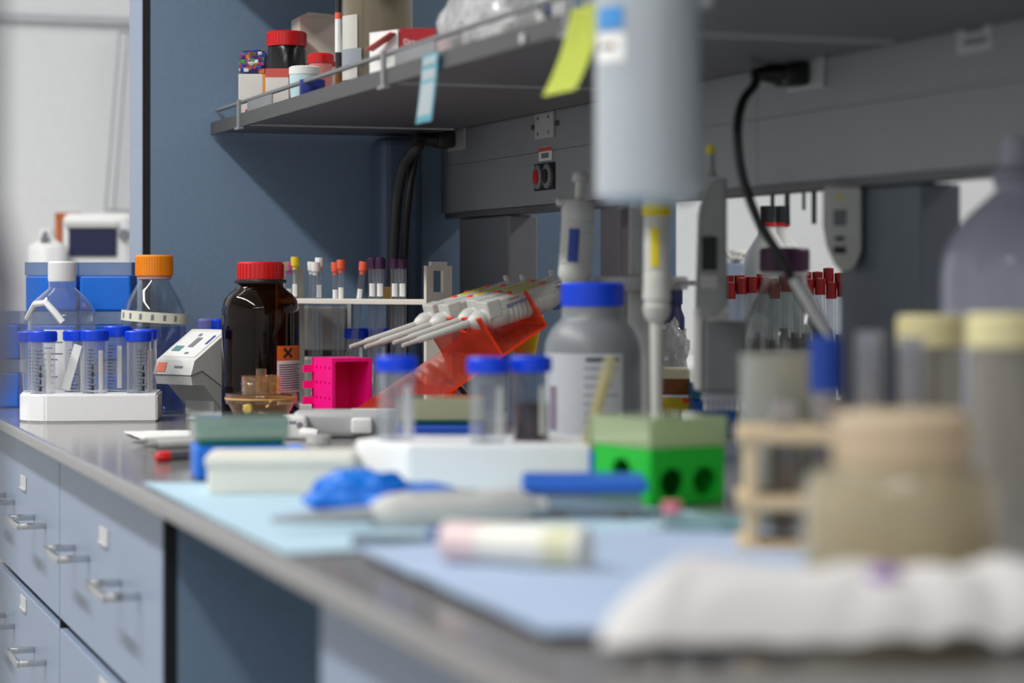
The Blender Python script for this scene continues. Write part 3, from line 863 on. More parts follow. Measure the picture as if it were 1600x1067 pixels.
# beige box and blue capped tubes behind that rack
p = B(500, 3.02)
p = B(505, 2.86 + 0.1)
t = thing('beige_case', 'beige instrument case with a dark slot behind the long tubes', 'case', B(508, 3.0), RZ)
t.location = B(500, 2.885)
k = 2.93 / F
M_beige = mat('case_beige', (196, 190, 178), 0.5)
obj('lower_body', add_box(BM(), (-0.005, 0.03, 0.034), (0.09, 0.05, 0.068), bevel=0.005), M_beige, t)
obj('slot', add_box(BM(), (-0.005, 0.0305, 0.0705), (0.085, 0.048, 0.006)), M_blackplastic, t)
obj('upper_body', add_box(BM(), (-0.004, 0.031, 0.1025), (0.075, 0.046, 0.058), bevel=0.003), mat('case_grey', (150, 146, 140), 0.5), t)
obj('side_rail', add_box(BM(), (0.037, 0.030, 0.104), (0.005, 0.044, 0.064)), M_greyplastic, t)
for i, (px, D) in enumerate(((549, 2.862), (562, 2.897), (584, 2.872))):
    centrifuge_tube(('blue capped tube by the beige case, behind the long tubes', 'blue capped tube in the gap between the orange and purple topped tubes, rear one', 'blue capped tube in the gap between the orange and purple topped tubes, front one')[i], B(px + 6, D), group='blue capped tubes behind the long tube rack', r=0.0125)

# ------------------------------------------------------------------ orange acrylic pipette stand and its four pipettes
def acrylic(name, rgb, edge):
    return clear(name, rgb, haze=0.34, hazecol=edge, rough=0.06, refl=1.0)
M_acr = acrylic('orange_acrylic', (255, 176, 154), (255, 122, 92))
M_edge = mat('painted_edge_glow', (255, 62, 8), 0.3, noise_amt=0.02)  # brighter orange paints the fluorescent glow of the cut edges; nothing emits
M_edge.node_tree.nodes['Principled BSDF'].inputs['Specular IOR Level'].default_value = 0.3
RP = RZ + math.radians(28)
OP = B(608, 2.40)
stand = thing('pipette_stand', 'fluorescent orange acrylic stand cradling four pipettes', 'pipette stand', OP, RP)
WID = 0.15
TH = 0.003
def strip(name, a, b, cut=None, y0=0.0, y1=WID):
    """acrylic sheet between two profile points, with slots from its upper side, edge glow painted as brighter orange"""
    a = Vector(a); b = Vector(b)
    d = (b - a); Ld = d.length; d.normalize()
    nrm = Vector((-d.y, d.x))
    bm = BM()
    if cut:
        poly = [(y0, 0), (y1, 0), (y1, Ld)]
        for yc, hw, dp in sorted(cut, reverse=True):
            poly += [(yc + hw, Ld)] + [(yc + hw * math.cos(q * PI / 8), Ld - dp + hw - hw * math.sin(q * PI / 8) - 0.0) for q in range(0, 9)] + [(yc - hw, Ld)]
        poly += [(y0, Ld)]
    else:
        poly = [(y0, 0), (y1, 0), (y1, Ld), (y0, Ld)]
    M = Matrix(((0, d.x, nrm.x, a.x - nrm.x * TH / 2), (1, 0, 0, 0), (0, d.y, nrm.y, a.y - nrm.y * TH / 2), (0, 0, 0, 1)))
    add_prism(bm, poly, TH, M)
    bm.faces.ensure_lookup_table()
    o = obj(name, bm, [M_acr, M_edge], stand)
    big = sorted(o.data.polygons, key=lambda f: -f.area)[:2]
    for f in o.data.polygons:
        f.material_index = 0 if f.index in [g_.index for g_ in big] else 1
    return o
ys = [0.020 + 0.036 * i for i in range(4)]
strip('sloping_plate', (0.0, 0.0015), (0.1925, 0.1155))
strip('front_comb', (0.1377, 0.0826), (0.1090, 0.1240), [(y, 0.0118, 0.020) for y in ys])
strip('back_comb', (0.1925, 0.1155), (0.1665, 0.1530), [(y, 0.0154, 0.026) for y in ys])
obj('brace', add_box(BM(), (0.085, WID / 2, 0.024), (0.003, WID - 0.02, 0.048)), M_acr, stand)

M_pip = mat('pipette_white', (204, 204, 199), 0.38)
M_pipgrey = mat('pipette_grey', (198, 198, 194), 0.4)
M_pink = mat('print_red', (205, 74, 74), 0.5)
M_blueprint = mat('print_blue', (44, 70, 158), 0.5)
M_yellow = mat('label_yellow', (226, 206, 20), 0.5)
M_orange = mat('button_orange', (240, 86, 40), 0.4)
M_hook = mat('ejector_blue', (70, 120, 176), 0.4)
def pipette(label, M, length=0.215, lettering=False, colr=None, tipm=None, upright=False):
    t = thing('pipette', label, 'pipette', M.to_translation(), 0, 'slanted pipettes on the orange stand' if not upright else None)
    t.rotation_euler = M.to_euler()
    R0 = MR(90, 'Y')
    s = length / 0.215
    obj('shaft', add_lathe(BM(), [(0, 0), (0.0020, 0), (0.0026, 0.018 * s), (0.0036, 0.02 * s), (0.0046, 0.085 * s), (0.0046, 0.09 * s)], 24, R0), tipm or M_pipgrey, t, smooth=True)
    obj('tip_cone', add_lathe(BM(), [(0, -0.0012), (0.0021, -0.0012), (0.0026, 0.006 * s), (0.0022, 0.0065 * s)], 16, R0), M_greyplastic, t, smooth=True)
    obj('collar', add_lathe(BM(), [(0.0046, 0.083 * s), (0.0080, 0.087 * s), (0.0112, 0.094 * s), (0.0112, 0.099 * s), (0.0098, 0.100 * s), (0.0098, 0.103 * s), (0.0110, 0.104 * s), (0.0110, 0.110 * s), (0.009, 0.112 * s)], 28, R0), M_pip, t, smooth=True)
    bm = BM()
    prof = [(0.0, 0.106 * s), (0.0115, 0.106 * s), (0.0140, 0.110 * s), (0.0146, 0.120 * s)]
    z = 0.128 * s
    while z < 0.176 * s:
        prof += [(0.0146, z), (0.0139, z + 0.0008), (0.0139, z + 0.0018), (0.0146, z + 0.0026)]
        z += 0.006
    prof += [(0.0144, 0.186 * s), (0.0122, 0.196 * s), (0.0, 0.198 * s)]
    add_lathe(bm, prof, 32, R0, sx=1.0, sy=0.9)
    hd = obj('handle', bm, M_pip, t, smooth=True, angle=50)
    obj('flange_block', add_box(BM(), (0.112 * s, 0, 0.0085), (0.017 * s, 0.0268, 0.020), bevel=0.0015), M_pipgrey, t)
    obj('spine', add_box(BM(), (0.156 * s, 0, 0.0105), (0.075 * s, 0.0258, 0.0135), bevel=0.0025, seg=3), M_pip, t)
    obj('volume_label', add_box(BM(), (0.163 * s, 0, 0.0176), (0.032 * s, 0.0085, 0.0008)), colr or M_yellow, t)
    obj('marker', add_box(BM(), (0.140 * s, 0, 0.0176), (0.005, 0.0085, 0.0022), bevel=0.0006), M_orange, t)
    obj('marker', add_box(BM(), (0.184 * s, 0, 0.0176), (0.005, 0.0085, 0.0022), bevel=0.0006), M_orange, t)
    bm = add_lathe(BM(), [(0.0, 0.196 * s), (0.0092, 0.196 * s), (0.0092, 0.214 * s), (0.0075, 0.2165 * s), (0.0, 0.2165 * s)], 24, R0)
    obj('plunger_button', bm, M_pip, t, smooth=True)
    obj('ejector_button', add_lathe(BM(), [(0, 0.19 * s), (0.0052, 0.19 * s), (0.0065, 0.194 * s), (0.0065, 0.212 * s), (0.004, 0.215 * s), (0, 0.215 * s)], 18, MT(0, 0, -0.0105) @ R0), M_hook, t, smooth=True)
    bm = BM()
    add_box(bm, (0.203 * s, 0, 0.014), (0.018 * s, 0.008, 0.006), bevel=0.0015)
    add_box(bm, (0.211 * s, 0, 0.0185), (0.0045, 0.008, 0.010), bevel=0.0015)
    obj('finger_hook', bm, M_pip, t)
    if lettering:
        Mt = MR(-90, 'Z') @ Matrix.Identity(4)
        text(hd, 'eppendorf', 0.0068, M_blueprint, MT(0.141 * s, -0.01300, 0.0080) @ MR(90, 'X'), shear=0.25)
        text(hd, 'Research', 0.0036, M_pink, MT(0.138 * s, -0.01300, 0.0134) @ MR(90, 'X'), shear=0.0)
    return t
MS = Matrix.Translation(OP) @ Matrix.Rotation(RP, 4, 'Z')
labs = ['pipette at the open front edge of the orange stand, with blue lettering on its handle',
        'second pipette from the front on the orange stand', 'third pipette from the front on the orange stand',
        'rearmost pipette on the orange stand, reaching farthest over the tubes']
for i in range(4):
    off = (0.0, 0.006, -0.012, -0.014)[i]
    Mp = MS @ MT(0.026 + off, ys[i], 0.0955 + off * 0.3) @ MR(-math.degrees(math.atan(0.285)), 'Y')
    pipette(labs[i], Mp, lettering=True)

# black wire loop behind the stand
p = B(705, 2.62)
t = thing('coiled_lead', 'black looped lead on the bench under the orange stand', 'cable', p, RZ)
k = 2.62 / F
obj('loop', add_tube(BM(), smooth_path([(-0.012, 0, 0.004), (-0.012, 0, 0.04), (-0.004, 0.004, 0.047), (0.008, 0.006, 0.042), (0.018, 0.004, 0.028), (0.021, 0, 0.004)], 8), 0.0035, 10), M_blackplastic, t, smooth=True)
obj('plug_bar', add_box(BM(), (0.0, 0, 0.026), (0.055, 0.012, 0.005), bevel=0.001), M_blackplastic, t)
p = B(820, 2.60)
t = thing('spray_bottle', 'bottle with a tapering yellow neck behind the orange stand, next to the grey bottle', 'bottle', p, RZ)
obj('body', add_lathe(BM(), [(0, 0), (0.019, 0), (0.02, 0.004), (0.02, 0.062), (0.012, 0.075), (0.011, 0.08)], 28), clear('pale_blue_plastic', (190, 215, 235), haze=0.4, hazecol=(170, 205, 235)), t, smooth=True)
obj('neck', add_lathe(BM(), [(0, 0.078), (0.012, 0.078), (0.022, 0.125), (0.0, 0.125)], 24), mat('neck_yellow', (226, 182, 26), 0.4), t, smooth=True)

# ------------------------------------------------------------------ near foam rack with tubes
NA = math.radians(-4)
O2 = BY(740, 773)
RN = RZ + math.radians(8)
# front face from px 640 to 925, side face from px 555
poly = [(-0.051, 0), (0.093, 0), (0.093, 0.105), (-0.074, 0.115), (-0.097, 0.06)]
hs = [(-0.063, 0.058), (0.011, 0.035), (0.045, 0.054), (0.086, 0.020)]
fr = obj('foam_rack', add_prism(BM(), poly, 0.0385, bevel=0.002), M_foam, loc=O2, rotz=RZ)
bm = BM()
for i, (x, y) in enumerate(hs):
    if i < 3:
        add_lathe(bm, [(0, 0.012), (0.0160, 0.012), (0.0160, 0.05), (0, 0.05)], 28, MT(x, y, 0))
    else:
        add_lathe(bm, [(0, 0.006), (0.0062, 0.006), (0.0062, 0.05), (0, 0.05)], 18, MT(x - 0.0045, y, 0))
carve(fr, bm)
tag(fr, 'white foam tube rack on the blue pad, in front of the orange stand', 'tube rack')
g = 'blue capped tubes in the near foam rack'
centrifuge_tube('blue capped tube standing alone at the pink rack end of the near foam rack', local(O2, hs[0][0], hs[0][1], 0.0125), group=g, r=0.0145, h=0.09)
centrifuge_tube('empty blue capped tube next to the dark filled one, near foam rack', local(O2, hs[1][0], hs[1][1], 0.0125), group=g, r=0.0145, h=0.09)
centrifuge_tube('blue capped tube half full of dark brown liquid', local(O2, hs[2][0], hs[2][1], 0.0125), group=g, r=0.0145, h=0.09, fill=(0.056, mat('dark_brown_liquid', (58, 10, 12), 0.3)), bodymat=clear('very_clear_tube', (242, 244, 247), haze=0.03, hazecol=(225, 230, 238)))
p = local(O2, hs[3][0] - 0.0065, hs[3][1], 0.0065)
t = thing('wrapped_swab', 'pale yellow stick leaning in the near foam rack, in front of the grey bottle', 'stick', p, 0, rot=(0, math.radians(16), RZ))
obj('sleeve', add_lathe(BM(), [(0, 0), (0.0042, 0), (0.0046, 0.03), (0.0052, 0.1), (0.0045, 0.105), (0, 0.105)], 20), clear('sleeve_clear', (236, 232, 205), haze=0.4, hazecol=(225, 220, 190)), t, smooth=True)
obj('stick', add_tube(BM(), [(0, 0, 0.001), (0, 0, 0.092)], 0.0018, 12), mat('stick_wood', (226, 206, 140), 0.6), t, smooth=True)

# ------------------------------------------------------------------ grey bottle with a blue cap
p = B(926, 2.07)
t = thing('grey_bottle', 'grey plastic bottle with a blue cap and a pale printed label', 'bottle', p, RZ)
k = 2.07 / F
M_greyb = mat('bottle_grey', (122, 126, 131), 0.4)
obj('body', add_lathe(BM(), [(0, 0.001), (0.040, 0), (0.0445, 0.005), (0.0450, 0.012), (0.0450, 0.098), (0.0435, 0.110), (0.038, 0.122), (0.031, 0.129), (0.0285, 0.132), (0.0285, 0.143)], 56), M_greyb, t, smooth=True)
obj('cap', ribbed_cap(0.0290, 0.1425, 0.1645, 46, 0.0009), M_bluecap, t, smooth=True, angle=25)
lb = obj('label', add_arc(BM(), 0.0451, -165, -55, 0.014, 0.100, 0.0004, 24), mat('label_grey', (186, 190, 196), 0.6), t, smooth=True)
obj('header_bar', add_arc(BM(), 0.0456, -100, -60, 0.093, 0.0965, 0.0002, 10), M_ink, lb)
bm = BM()
for i in range(8):
    add_arc(bm, 0.0456, -102, -62 - random.choice((0, 6, 14)), 0.086 - i * 0.008, 0.0875 - i * 0.008, 0.0002, 8)
obj('printed_text', bm, M_inkgrey, lb)
obj('side_print', add_arc(BM(), 0.0456, -150, -138, 0.03, 0.07, 0.0002, 4), mat('print_mauve', (128, 116, 132), 0.6), lb)

# ------------------------------------------------------------------ carousel with upright pipettes
p = B(1002, 2.24)
k = 2.0 / F
car = thing('pipette_carousel', 'grey pillar stand with a ring of arms, holding upright pipettes behind the grey bottle', 'pipette stand', p, RZ)
M_car = mat('carousel_grey', (168, 170, 170), 0.4)
obj('base', add_lathe(BM(), [(0, 0), (0.062, 0), (0.062, 0.008), (0.03, 0.018), (0, 0.018)], 40), M_car, car, smooth=True)
obj('pillar', add_lathe(BM(), [(0, 0.015), (0.0165, 0.015), (0.014, 0.1), (0.0125, 0.24), (0.010, 0.246), (0, 0.247)], 32), mat('pillar_grey', (176, 178, 178), 0.4), car, smooth=True)
obj('ring', add_lathe(BM(), [(0.012, 0.156), (0.046, 0.157), (0.048, 0.1635), (0.046, 0.170), (0.012, 0.171)], 40), M_car, car, smooth=True)
for a in (200, 320, 15):
    d = Vector((math.cos(math.radians(a)), math.sin(math.radians(a)), 0))
    bm = add_box(BM(), d * 0.056 + Vector((0, 0, 0.1635)), (0.026, 0.012, 0.005), MR(a, 'Z'), bevel=0.001)
    obj('arm', bm, M_car, car)

def upright_pipette(label, px, D, top_py, tip_py, tilt=0.0, accent=M_blueprint, top=None, rh=0.0128, collar_py=None):
    """standing pipette: tip at the bottom, handle up"""
    q = W(px, tip_py, D)
    L_ = (tip_py - top_py) * D / F
    t = thing('pipette', label, 'pipette', q, 0, None, rot=(0, math.radians(tilt), RZ))
    s = L_
    obj('shaft', add_lathe(BM(), [(0, 0), (0.0022, 0), (0.0030, 0.05 * s), (0.0046, 0.12 * s), (0.0058, 0.42 * s), (0.0058, 0.44 * s)], 24), M_pipgrey, t, smooth=True)
    obj('collar', add_lathe(BM(), [(0.0058, 0.42 * s), (0.0105, 0.44 * s), (0.0125, 0.48 * s), (0.011, 0.485 * s), (0.011, 0.50 * s), (0.0125, 0.505 * s), (0.0118, 0.54 * s)], 28), M_pip, t, smooth=True)
    prof = [(0, 0.535 * s), (0.0118, 0.535 * s), (rh, 0.56 * s)]
    for i in range(9):
        z_ = (0.60 + i * 0.024) * s
        prof += [(rh, z_), (rh - 0.0004, z_ + 0.0008), (rh - 0.0004, z_ + 0.002), (rh, z_ + 0.0028)]
    prof += [(rh + 0.0008, 0.84 * s), (rh * 0.8, 0.88 * s), (0, 0.885 * s)]
    h_ = obj('handle', add_lathe(BM(), prof, 32), M_pip, t, smooth=True, angle=50)
    obj('plunger', add_lathe(BM(), [(0, 0.88 * s), (0.0048, 0.88 * s), (0.0048, 0.955 * s), (0.0085, 0.96 * s), (0.0085, 0.985 * s), (0.006, 1.0 * s), (0, 1.0 * s)], 24), M_pip, t, smooth=True)
    obj('finger_hook', add_box(BM(), (-0.012, 0, 0.868 * s), (0.022, 0.010, 0.008), bevel=0.003), M_pip, t)
    obj('volume_window', add_arc(BM(), rh + 0.0002, -120, -84, 0.62 * s, 0.76 * s, 0.0005, 6), accent, h_)
    if top:
        obj('top_band', add_lathe(BM(), [(rh + 0.0004, 0.80 * s), (rh + 0.0012, 0.805 * s), (rh + 0.0012, 0.835 * s), (rh + 0.0004, 0.84 * s)], 28), top, h_)
    return t
upright_pipette('white pipette standing tilted over the blue cap of the grey bottle', 885, 2.22, 268, 640, tilt=3.5, accent=M_blueprint, rh=0.0165)
upright_pipette('white pipette with yellow bands, standing between the carousel pillar and the multichannel one', 1026, 1.96, 250, 690, tilt=0.0, accent=M_yellow, top=M_yellow, rh=0.0115)
q = B(1126, 2.03)
k = 2.03 / F
zz = lambda py: (432 + 595 / 2.03 - py) * k
t = thing('multichannel_pipette', 'electronic multichannel pipette with a dark display and wide grey head, hanging upright', 'pipette', q, RZ)
obj('handle', add_prism(BM(), [(-0.024, zz(500)), (-0.021, zz(330)), (-0.012, zz(285)), (0.004, zz(275)), (0.004, zz(480)), (-0.004, zz(500))], 0.022, MT(0.001, 0.011, 0) @ MR(90, 'X'), bevel=0.003), mat('multi_grey', (160, 162, 162), 0.4), t)
obj('display', add_box(BM(), (-0.0115, -0.0125, zz(396)), (0.0135, 0.003, 0.030), bevel=0.0008), mat('display_dark', (14, 18, 19), 0.5), t)
obj('keypad', add_box(BM(), (-0.0115, -0.0122, zz(440)), (0.015, 0.0024, 0.012), bevel=0.0006), M_greyplastic, t)
obj('ejector_arm', add_box(BM(), (-0.0205, -0.002, zz(545)), (0.007, 0.018, 0.075), bevel=0.002), M_greyplastic, t)
obj('head', add_box(BM(), (0.003, 0, zz(556)), (0.038, 0.03, 0.064), bevel=0.003), mat('multi_head', (112, 114, 117), 0.45), t)
obj('neck', add_box(BM(), (-0.004, 0, zz(500)), (0.02, 0.02, 0.022), bevel=0.003), M_greyplastic, t)
obj('plunger_top', add_lathe(BM(), [(0, zz(276)), (0.006, zz(276)), (0.0035, zz(262)), (0.0035, zz(238)), (0, zz(236))], 20, MT(-0.009, 0, 0)), mat('multi_grey', (160, 162, 162)), t, smooth=True)
obj('yellow_cap', add_lathe(BM(), [(0, zz(240)), (0.0042, zz(240)), (0.0042, zz(228)), (0, zz(227))], 16, MT(-0.009, 0, 0)), M_yellow, t)
for i in range(8):
    obj('nozzle', add_lathe(BM(), [(0, zz(641)), (0.0012, zz(641)), (0.002, zz(612)), (0, zz(612))], 10, MT(-0.0135 + i * 0.0047, 0, 0)), M_whiteplastic, t, smooth=True)
obj('nozzle_bar', add_box(BM(), (0.003, 0, zz(618)), (0.040, 0.012, 0.010), bevel=0.001), mat('bar_lilac', (176, 180, 190), 0.5), t)

# ------------------------------------------------------------------ clear dispenser hung from the shelf front
D = 1.47
q = W(1012, 318, D)
t = thing('hanging_dispenser', 'big milky plastic cylinder hanging from the shelf front, with blue and white labels', 'dispenser', q, RZ)
M_milk = clear('milky_plastic', (214, 224, 232), haze=0.75, hazecol=(236, 240, 243), rough=0.15)
rr = 82 * D / F
obj('body', add_lathe(BM(), [(0, 0.001), (rr * .8, 0.0), (rr, 0.005), (rr, 0.26), (rr - 0.0015, 0.26), (rr - 0.0015, 0.006), (0, 0.003)], 48), M_milk, t, smooth=True)
zt = lambda py: (318 - py) * D / F
for a_, r2_ in ((205, 0.011), (262, 0.012), (318, 0.010)):
    ca = math.radians(a_)
    obj('sleeve', add_tube(BM(), [(0.017 * math.cos(ca), 0.017 * math.sin(ca), 0.006), (0.017 * math.cos(ca), 0.017 * math.sin(ca), 0.25)], r2_, 20), mat('sleeve_white', (226, 230, 232), 0.5), t, smooth=True)
obj('blue_label', add_arc(BM(), rr + 0.0002, -160, -120, zt(52), zt(17), 0.0004, 10), mat('label_blue', (66, 142, 206), 0.5), t)
lb = obj('white_label', add_arc(BM(), rr + 0.0002, -160, -118, zt(102), zt(58), 0.0004, 10), M_paper, t)
obj('handwriting', add_arc(BM(), rr + 0.0007, -154, -130, zt(82), zt(74), 0.0002, 6), mat('ink_brown', (120, 90, 70), 0.6), lb)
hd_ = Vector((math.cos(-RZ), math.sin(-RZ), 0))
obj('hanger', add_box(BM(), hd_ * (rr + 0.0035) + Vector((0, 0, 0.155)), (0.008, 0.02, 0.05), MR(math.degrees(-RZ), 'Z'), bevel=0.001), M_greyplastic, t)
# ------------------------------------------------------------------ soft things
def sheet(name, corners, m, nx=24, ny=24, amp=0.0, freq=8.0, z=0.0006, th=0.0008, seed=0, hump=0.0):
    """a thin sheet lying on the bench between four corner points"""
    bm = BM()
    c = [Vector(p) for p in corners]
    vs = []
    for j in range(ny + 1):
        row = []
        for i in range(nx + 1):
            a, b = i / nx, j / ny
            p = (c[0] * (1 - a) + c[1] * a) * (1 - b) + (c[3] * (1 - a) + c[2] * a) * b
            n_ = noise.noise(Vector((p.x * freq + seed, p.y * freq, seed))) * 0.5 + 0.5
            n2 = abs(noise.noise(Vector((p.x * freq * 2.3 + seed, p.y * freq * 2.3, seed + 5))))
            row.append(bm.verts.new((p.x, p.y, ZB + z + th + amp * (n_ * 0.6 + n2 * 0.7) + hump * max(0.0, math.sin(PI * b) * min(1, a * 7)) ** 0.7)))
        vs.append(row)
    for j in range(ny):
        for i in range(nx):
            bm.faces.new((vs[j][i], vs[j][i + 1], vs[j + 1][i + 1], vs[j + 1][i]))
    bmesh.ops.recalc_face_normals(bm, faces=bm.faces)
    r = bmesh.ops.solidify(bm, geom=bm.faces[:], thickness=th)
    return obj(name, bm, m, smooth=True)

def crumple(name, loc, size, m, seed=0, n=4, amp=0.35, freq=2.2, rz=RZ, sharp=True):
    bm = BM()
    bmesh.ops.create_icosphere(bm, subdivisions=n, radius=1.0)
    for v in bm.verts:
        d = v.co.normalized()
        f = 1 + amp * noise.noise(d * freq + Vector((seed, seed * 1.7, 0)))
        f += amp * 0.6 * abs(noise.noise(d * freq * 2.6 + Vector((seed, 3, seed))))
        p = d * f
        v.co = Vector((p.x * size[0], p.y * size[1], max(p.z, -0.5) * size[2] + size[2] * 0.5))
    return obj(name, bm, m, smooth=not sharp, loc=loc, rotz=rz)

M_pad = mat('bench_pad_blue', (176, 204, 220), 0.8, noise_amt=0.05, scale=30)
M_pad2 = mat('bench_pad_lilac', (166, 184, 212), 0.8, noise_amt=0.05, scale=30)
ep = 0.012
def E(y, off=ep):
    return Vector((XF + off, y, ZB))
pad1 = sheet('bench_pad', [BY(222, 757) , BY(640, 757), Vector((0.72, 1.33, ZB)), E(1.33, 0.006)], M_pad, amp=0.0012, freq=9, seed=1)
tag(pad1, 'pale blue absorbent pad under the near foam rack and the cream box', 'bench pad', 'blue absorbent pads along the bench edge')
pad2 = sheet('bench_pad', [E(1.31, 0.044), Vector((0.74, 1.345, ZB)), Vector((0.70, 0.88, ZB)), E(0.97, 0.040)], M_pad2, amp=0.003, freq=9, seed=4, z=0.0045)
tag(pad2, 'lilac blue absorbent pad nearest the camera, under the pink ended tube', 'bench pad', 'blue absorbent pads along the bench edge')

# paper, pens, marker on the bare bench
pp = sheet('paper_note', [BY(193, 677), BY(300, 675), BY(300, 691), BY(228, 691)], M_paper, 8, 8, amp=0.0025, freq=14, z=0.0004, seed=2)
tag(pp, 'white printed paper slip on the grey bench, behind the pens', 'paper')
for i, (pa, pb, r_, lab) in enumerate((((206, 697), (300, 693), 0.0042, 'slim grey pen nearest the paper slip'), ((222, 703), (305, 699), 0.0046, 'grey pen lying between the slim pen and the red tipped marker'))):
    a = BY(*pa); b = BY(*pb)
    t = thing('pen', lab, 'pen', a + Vector((0, 0, r_)), 0, 'grey pens on the bare bench')
    d = (b - a)
    L_ = 0.13
    d = d.normalized()
    obj('barrel', add_tube(BM(), [d * 0.016, d * L_], r_, 16), M_greyplastic, t, smooth=True)
    obj('tip', add_tube(BM(), [d * 0.0, d * 0.004, d * 0.016], [0.0008, 0.0016, r_ * 0.9], 14), mat('pen_tip', (150, 150, 148), 0.4), t, smooth=True)
a = BY(243, 723); b = BY(330, 719)
t = thing('marker', 'dark grey marker with a red end, lying in front of the grey pens', 'marker', a + Vector((0, 0, 0.0052)))
d = (b - a).normalized()
obj('barrel', add_tube(BM(), [d * 0.012, d * 0.11], 0.0048, 16), mat('marker_grey', (80, 80, 84), 0.4), t, smooth=True)
obj('end_cap', add_tube(BM(), [d * 0.0, d * 0.002, d * 0.013], [0.0035, 0.0052, 0.0052], 16), M_red, t, smooth=True)

# cream box, blue glove, trays, lying tubes
p = BY(437, 776)
M_cream = mat('cream_plastic', (228, 226, 214), 0.5)
t = thing('cream_box', 'flat cream white plastic box on the pad, before the blue tip box', 'box', p, RZ + math.radians(3))
obj('tray', add_box(BM(), (0.0, 0.035, 0.012), (0.112, 0.07, 0.022), bevel=0.003), M_cream, t)
obj('lid', add_box(BM(), (0.0, 0.035, 0.027), (0.115, 0.073, 0.010), bevel=0.003), M_cream, t)

M_glove = mat('nitrile_blue', (0, 112, 214), 0.45)
def glove(name, label, base, ax, L_, wd, hg, seed):
    t = thing(name, label, 'glove', base, ax)
    bm = BM()
    bmesh.ops.create_icosphere(bm, subdivisions=4, radius=1.0)
    for v in bm.verts:
        d = v.co.normalized()
        f = 1 + 0.25 * noise.noise(d * 2.4 + Vector((seed, 0, 0))) + 0.12 * noise.noise(d * 6 + Vector((0, seed, 0)))
        v.co = Vector((d.x * f * L_ * 0.34, d.y * f * wd, max(0, (d.z * f + 0.55)) * hg * 0.62 + 0.001))
    obj('palm', bm, M_glove, t, smooth=True)
    for i in range(4):
        y = (i - 1.5) * wd * 0.45
        pts = smooth_path([(L_ * 0.2, y * .8, hg * 0.35), (L_ * 0.45, y * 1.15, hg * 0.42 + 0.002 * (i % 2)), (L_ * (0.72 + 0.06 * (i in (1, 2))), y * 1.5, 0.006), (L_ * (0.92 + 0.08 * (i in (1, 2))), y * 1.6 + 0.006 * math.sin(seed + i), 0.0055)], 5)
        obj('finger', add_tube(BM(), pts, [0.0052] * (len(pts) - 1) + [0.003], 12), M_glove, t, smooth=True)
    pts = smooth_path([(0.0, -wd * .7, hg * .3), (L_ * .15, -wd * 1.3, 0.008), (L_ * .35, -wd * 1.5, 0.0055)], 5)
    obj('thumb', add_tube(BM(), pts, [0.006] * (len(pts) - 1) + [0.003], 12), M_glove, t, smooth=True)
    return t
glove('nitrile_glove', 'crumpled bright blue glove on the pad, its fingers trailing past the foam rack', BY(566, 800), RZ + math.radians(8), 0.115, 0.022, 0.03, 3.1)
t_ = crumple('glove_scrap', BY(458, 712), (0.016, 0.012, 0.007), mat('nitrile_pale', (92, 138, 232), 0.5), seed=2, n=3)
tag(t_, 'small pale blue scrap between the blue tip box and the pipette controller', 'scrap')
t = thing('small_vial', 'small clear cloudy vial by the head of the pipette controller', 'vial', BY(498, 718), RZ)
obj('body', add_lathe(BM(), [(0, 0), (0.010, 0), (0.011, 0.002), (0.011, 0.014), (0.009, 0.016)], 24), M_tube, t, smooth=True)
obj('cap', add_lathe(BM(), [(0, 0.0225), (0.0115, 0.0225), (0.0115, 0.0155), (0, 0.0155)], 24), M_greyplastic, t, smooth=True)

# blue lidded box
p = BY(914, 815)
t = thing('lidded_box', 'clear box with a bright blue lid, in front of the green tip box', 'box', p, RZ)
obj('tray', add_box(BM(), (0.0, 0.03, 0.010), (0.080, 0.06, 0.020), bevel=0.003), clear('box_clear', (205, 214, 226), haze=0.45, hazecol=(200, 208, 220)), t)
obj('lid', add_box(BM(), (0, 0.03, 0.0245), (0.088, 0.068, 0.009), bevel=0.0035), mat('lid_blue', (0, 92, 196), 0.4), t)
for s in (-0.018, 0.026):
    obj('foot', add_box(BM(), (s, 0.0, 0.0035), (0.010, 0.006, 0.007)), M_steeldark, t)

# grey repeat pipette lying down
a = BY(425, 838); b = BY(850, 815)
t = thing('lying_pipette', 'grey pipette lying flat along the pad, in front of the blue glove', 'pipette', a + Vector((0, 0, 0.011)))
d = Vector((b.x - a.x, b.y - a.y, 0)); LL = d.length; d.normalize()
obj('shaft', add_tube(BM(), [d * 0.0, d * 0.02, d * 0.075], [0.002, 0.0035, 0.006], 18), mat('lying_grey', (168, 168, 170), 0.45), t, smooth=True)
obj('handle', add_tube(BM(), [d * 0.07, d * 0.078, d * 0.085, d * 0.15, d * (LL - 0.02), d * (LL - 0.012)], [0.007, 0.0115, 0.0135, 0.0135, 0.0125, 0.009], 24), mat('lying_white', (202, 201, 197), 0.45), t, smooth=True)
obj('plunger', add_tube(BM(), [d * (LL - 0.014), d * LL], [0.006, 0.0065], 16), M_greyplastic, t, smooth=True)
sd = Vector((-d.y, d.x, 0))
obj('label_strip', add_box(BM(), d * 0.12 + Vector((0, 0, 0.0135)), (0.05, 0.01, 0.0012), MR(math.degrees(math.atan2(d.y, d.x)), 'Z')), M_plate, t)
a = BY(555, 862); b = BY(680, 862)
d = (b - a).normalized()
t = thing('dark_spatula', 'slate grey flat tool with a blue end, lying before the grey pipette', 'tool', a + Vector((0, 0, 0.0045)))
yaw = math.degrees(math.atan2(d.y, d.x))
obj('blade', add_box(BM(), d * 0.022 + Vector((0, 0, 0.003)), (0.048, 0.012, 0.005), MR(yaw, 'Z'), bevel=0.001), mat('tool_slate', (92, 106, 116), 0.4), t)
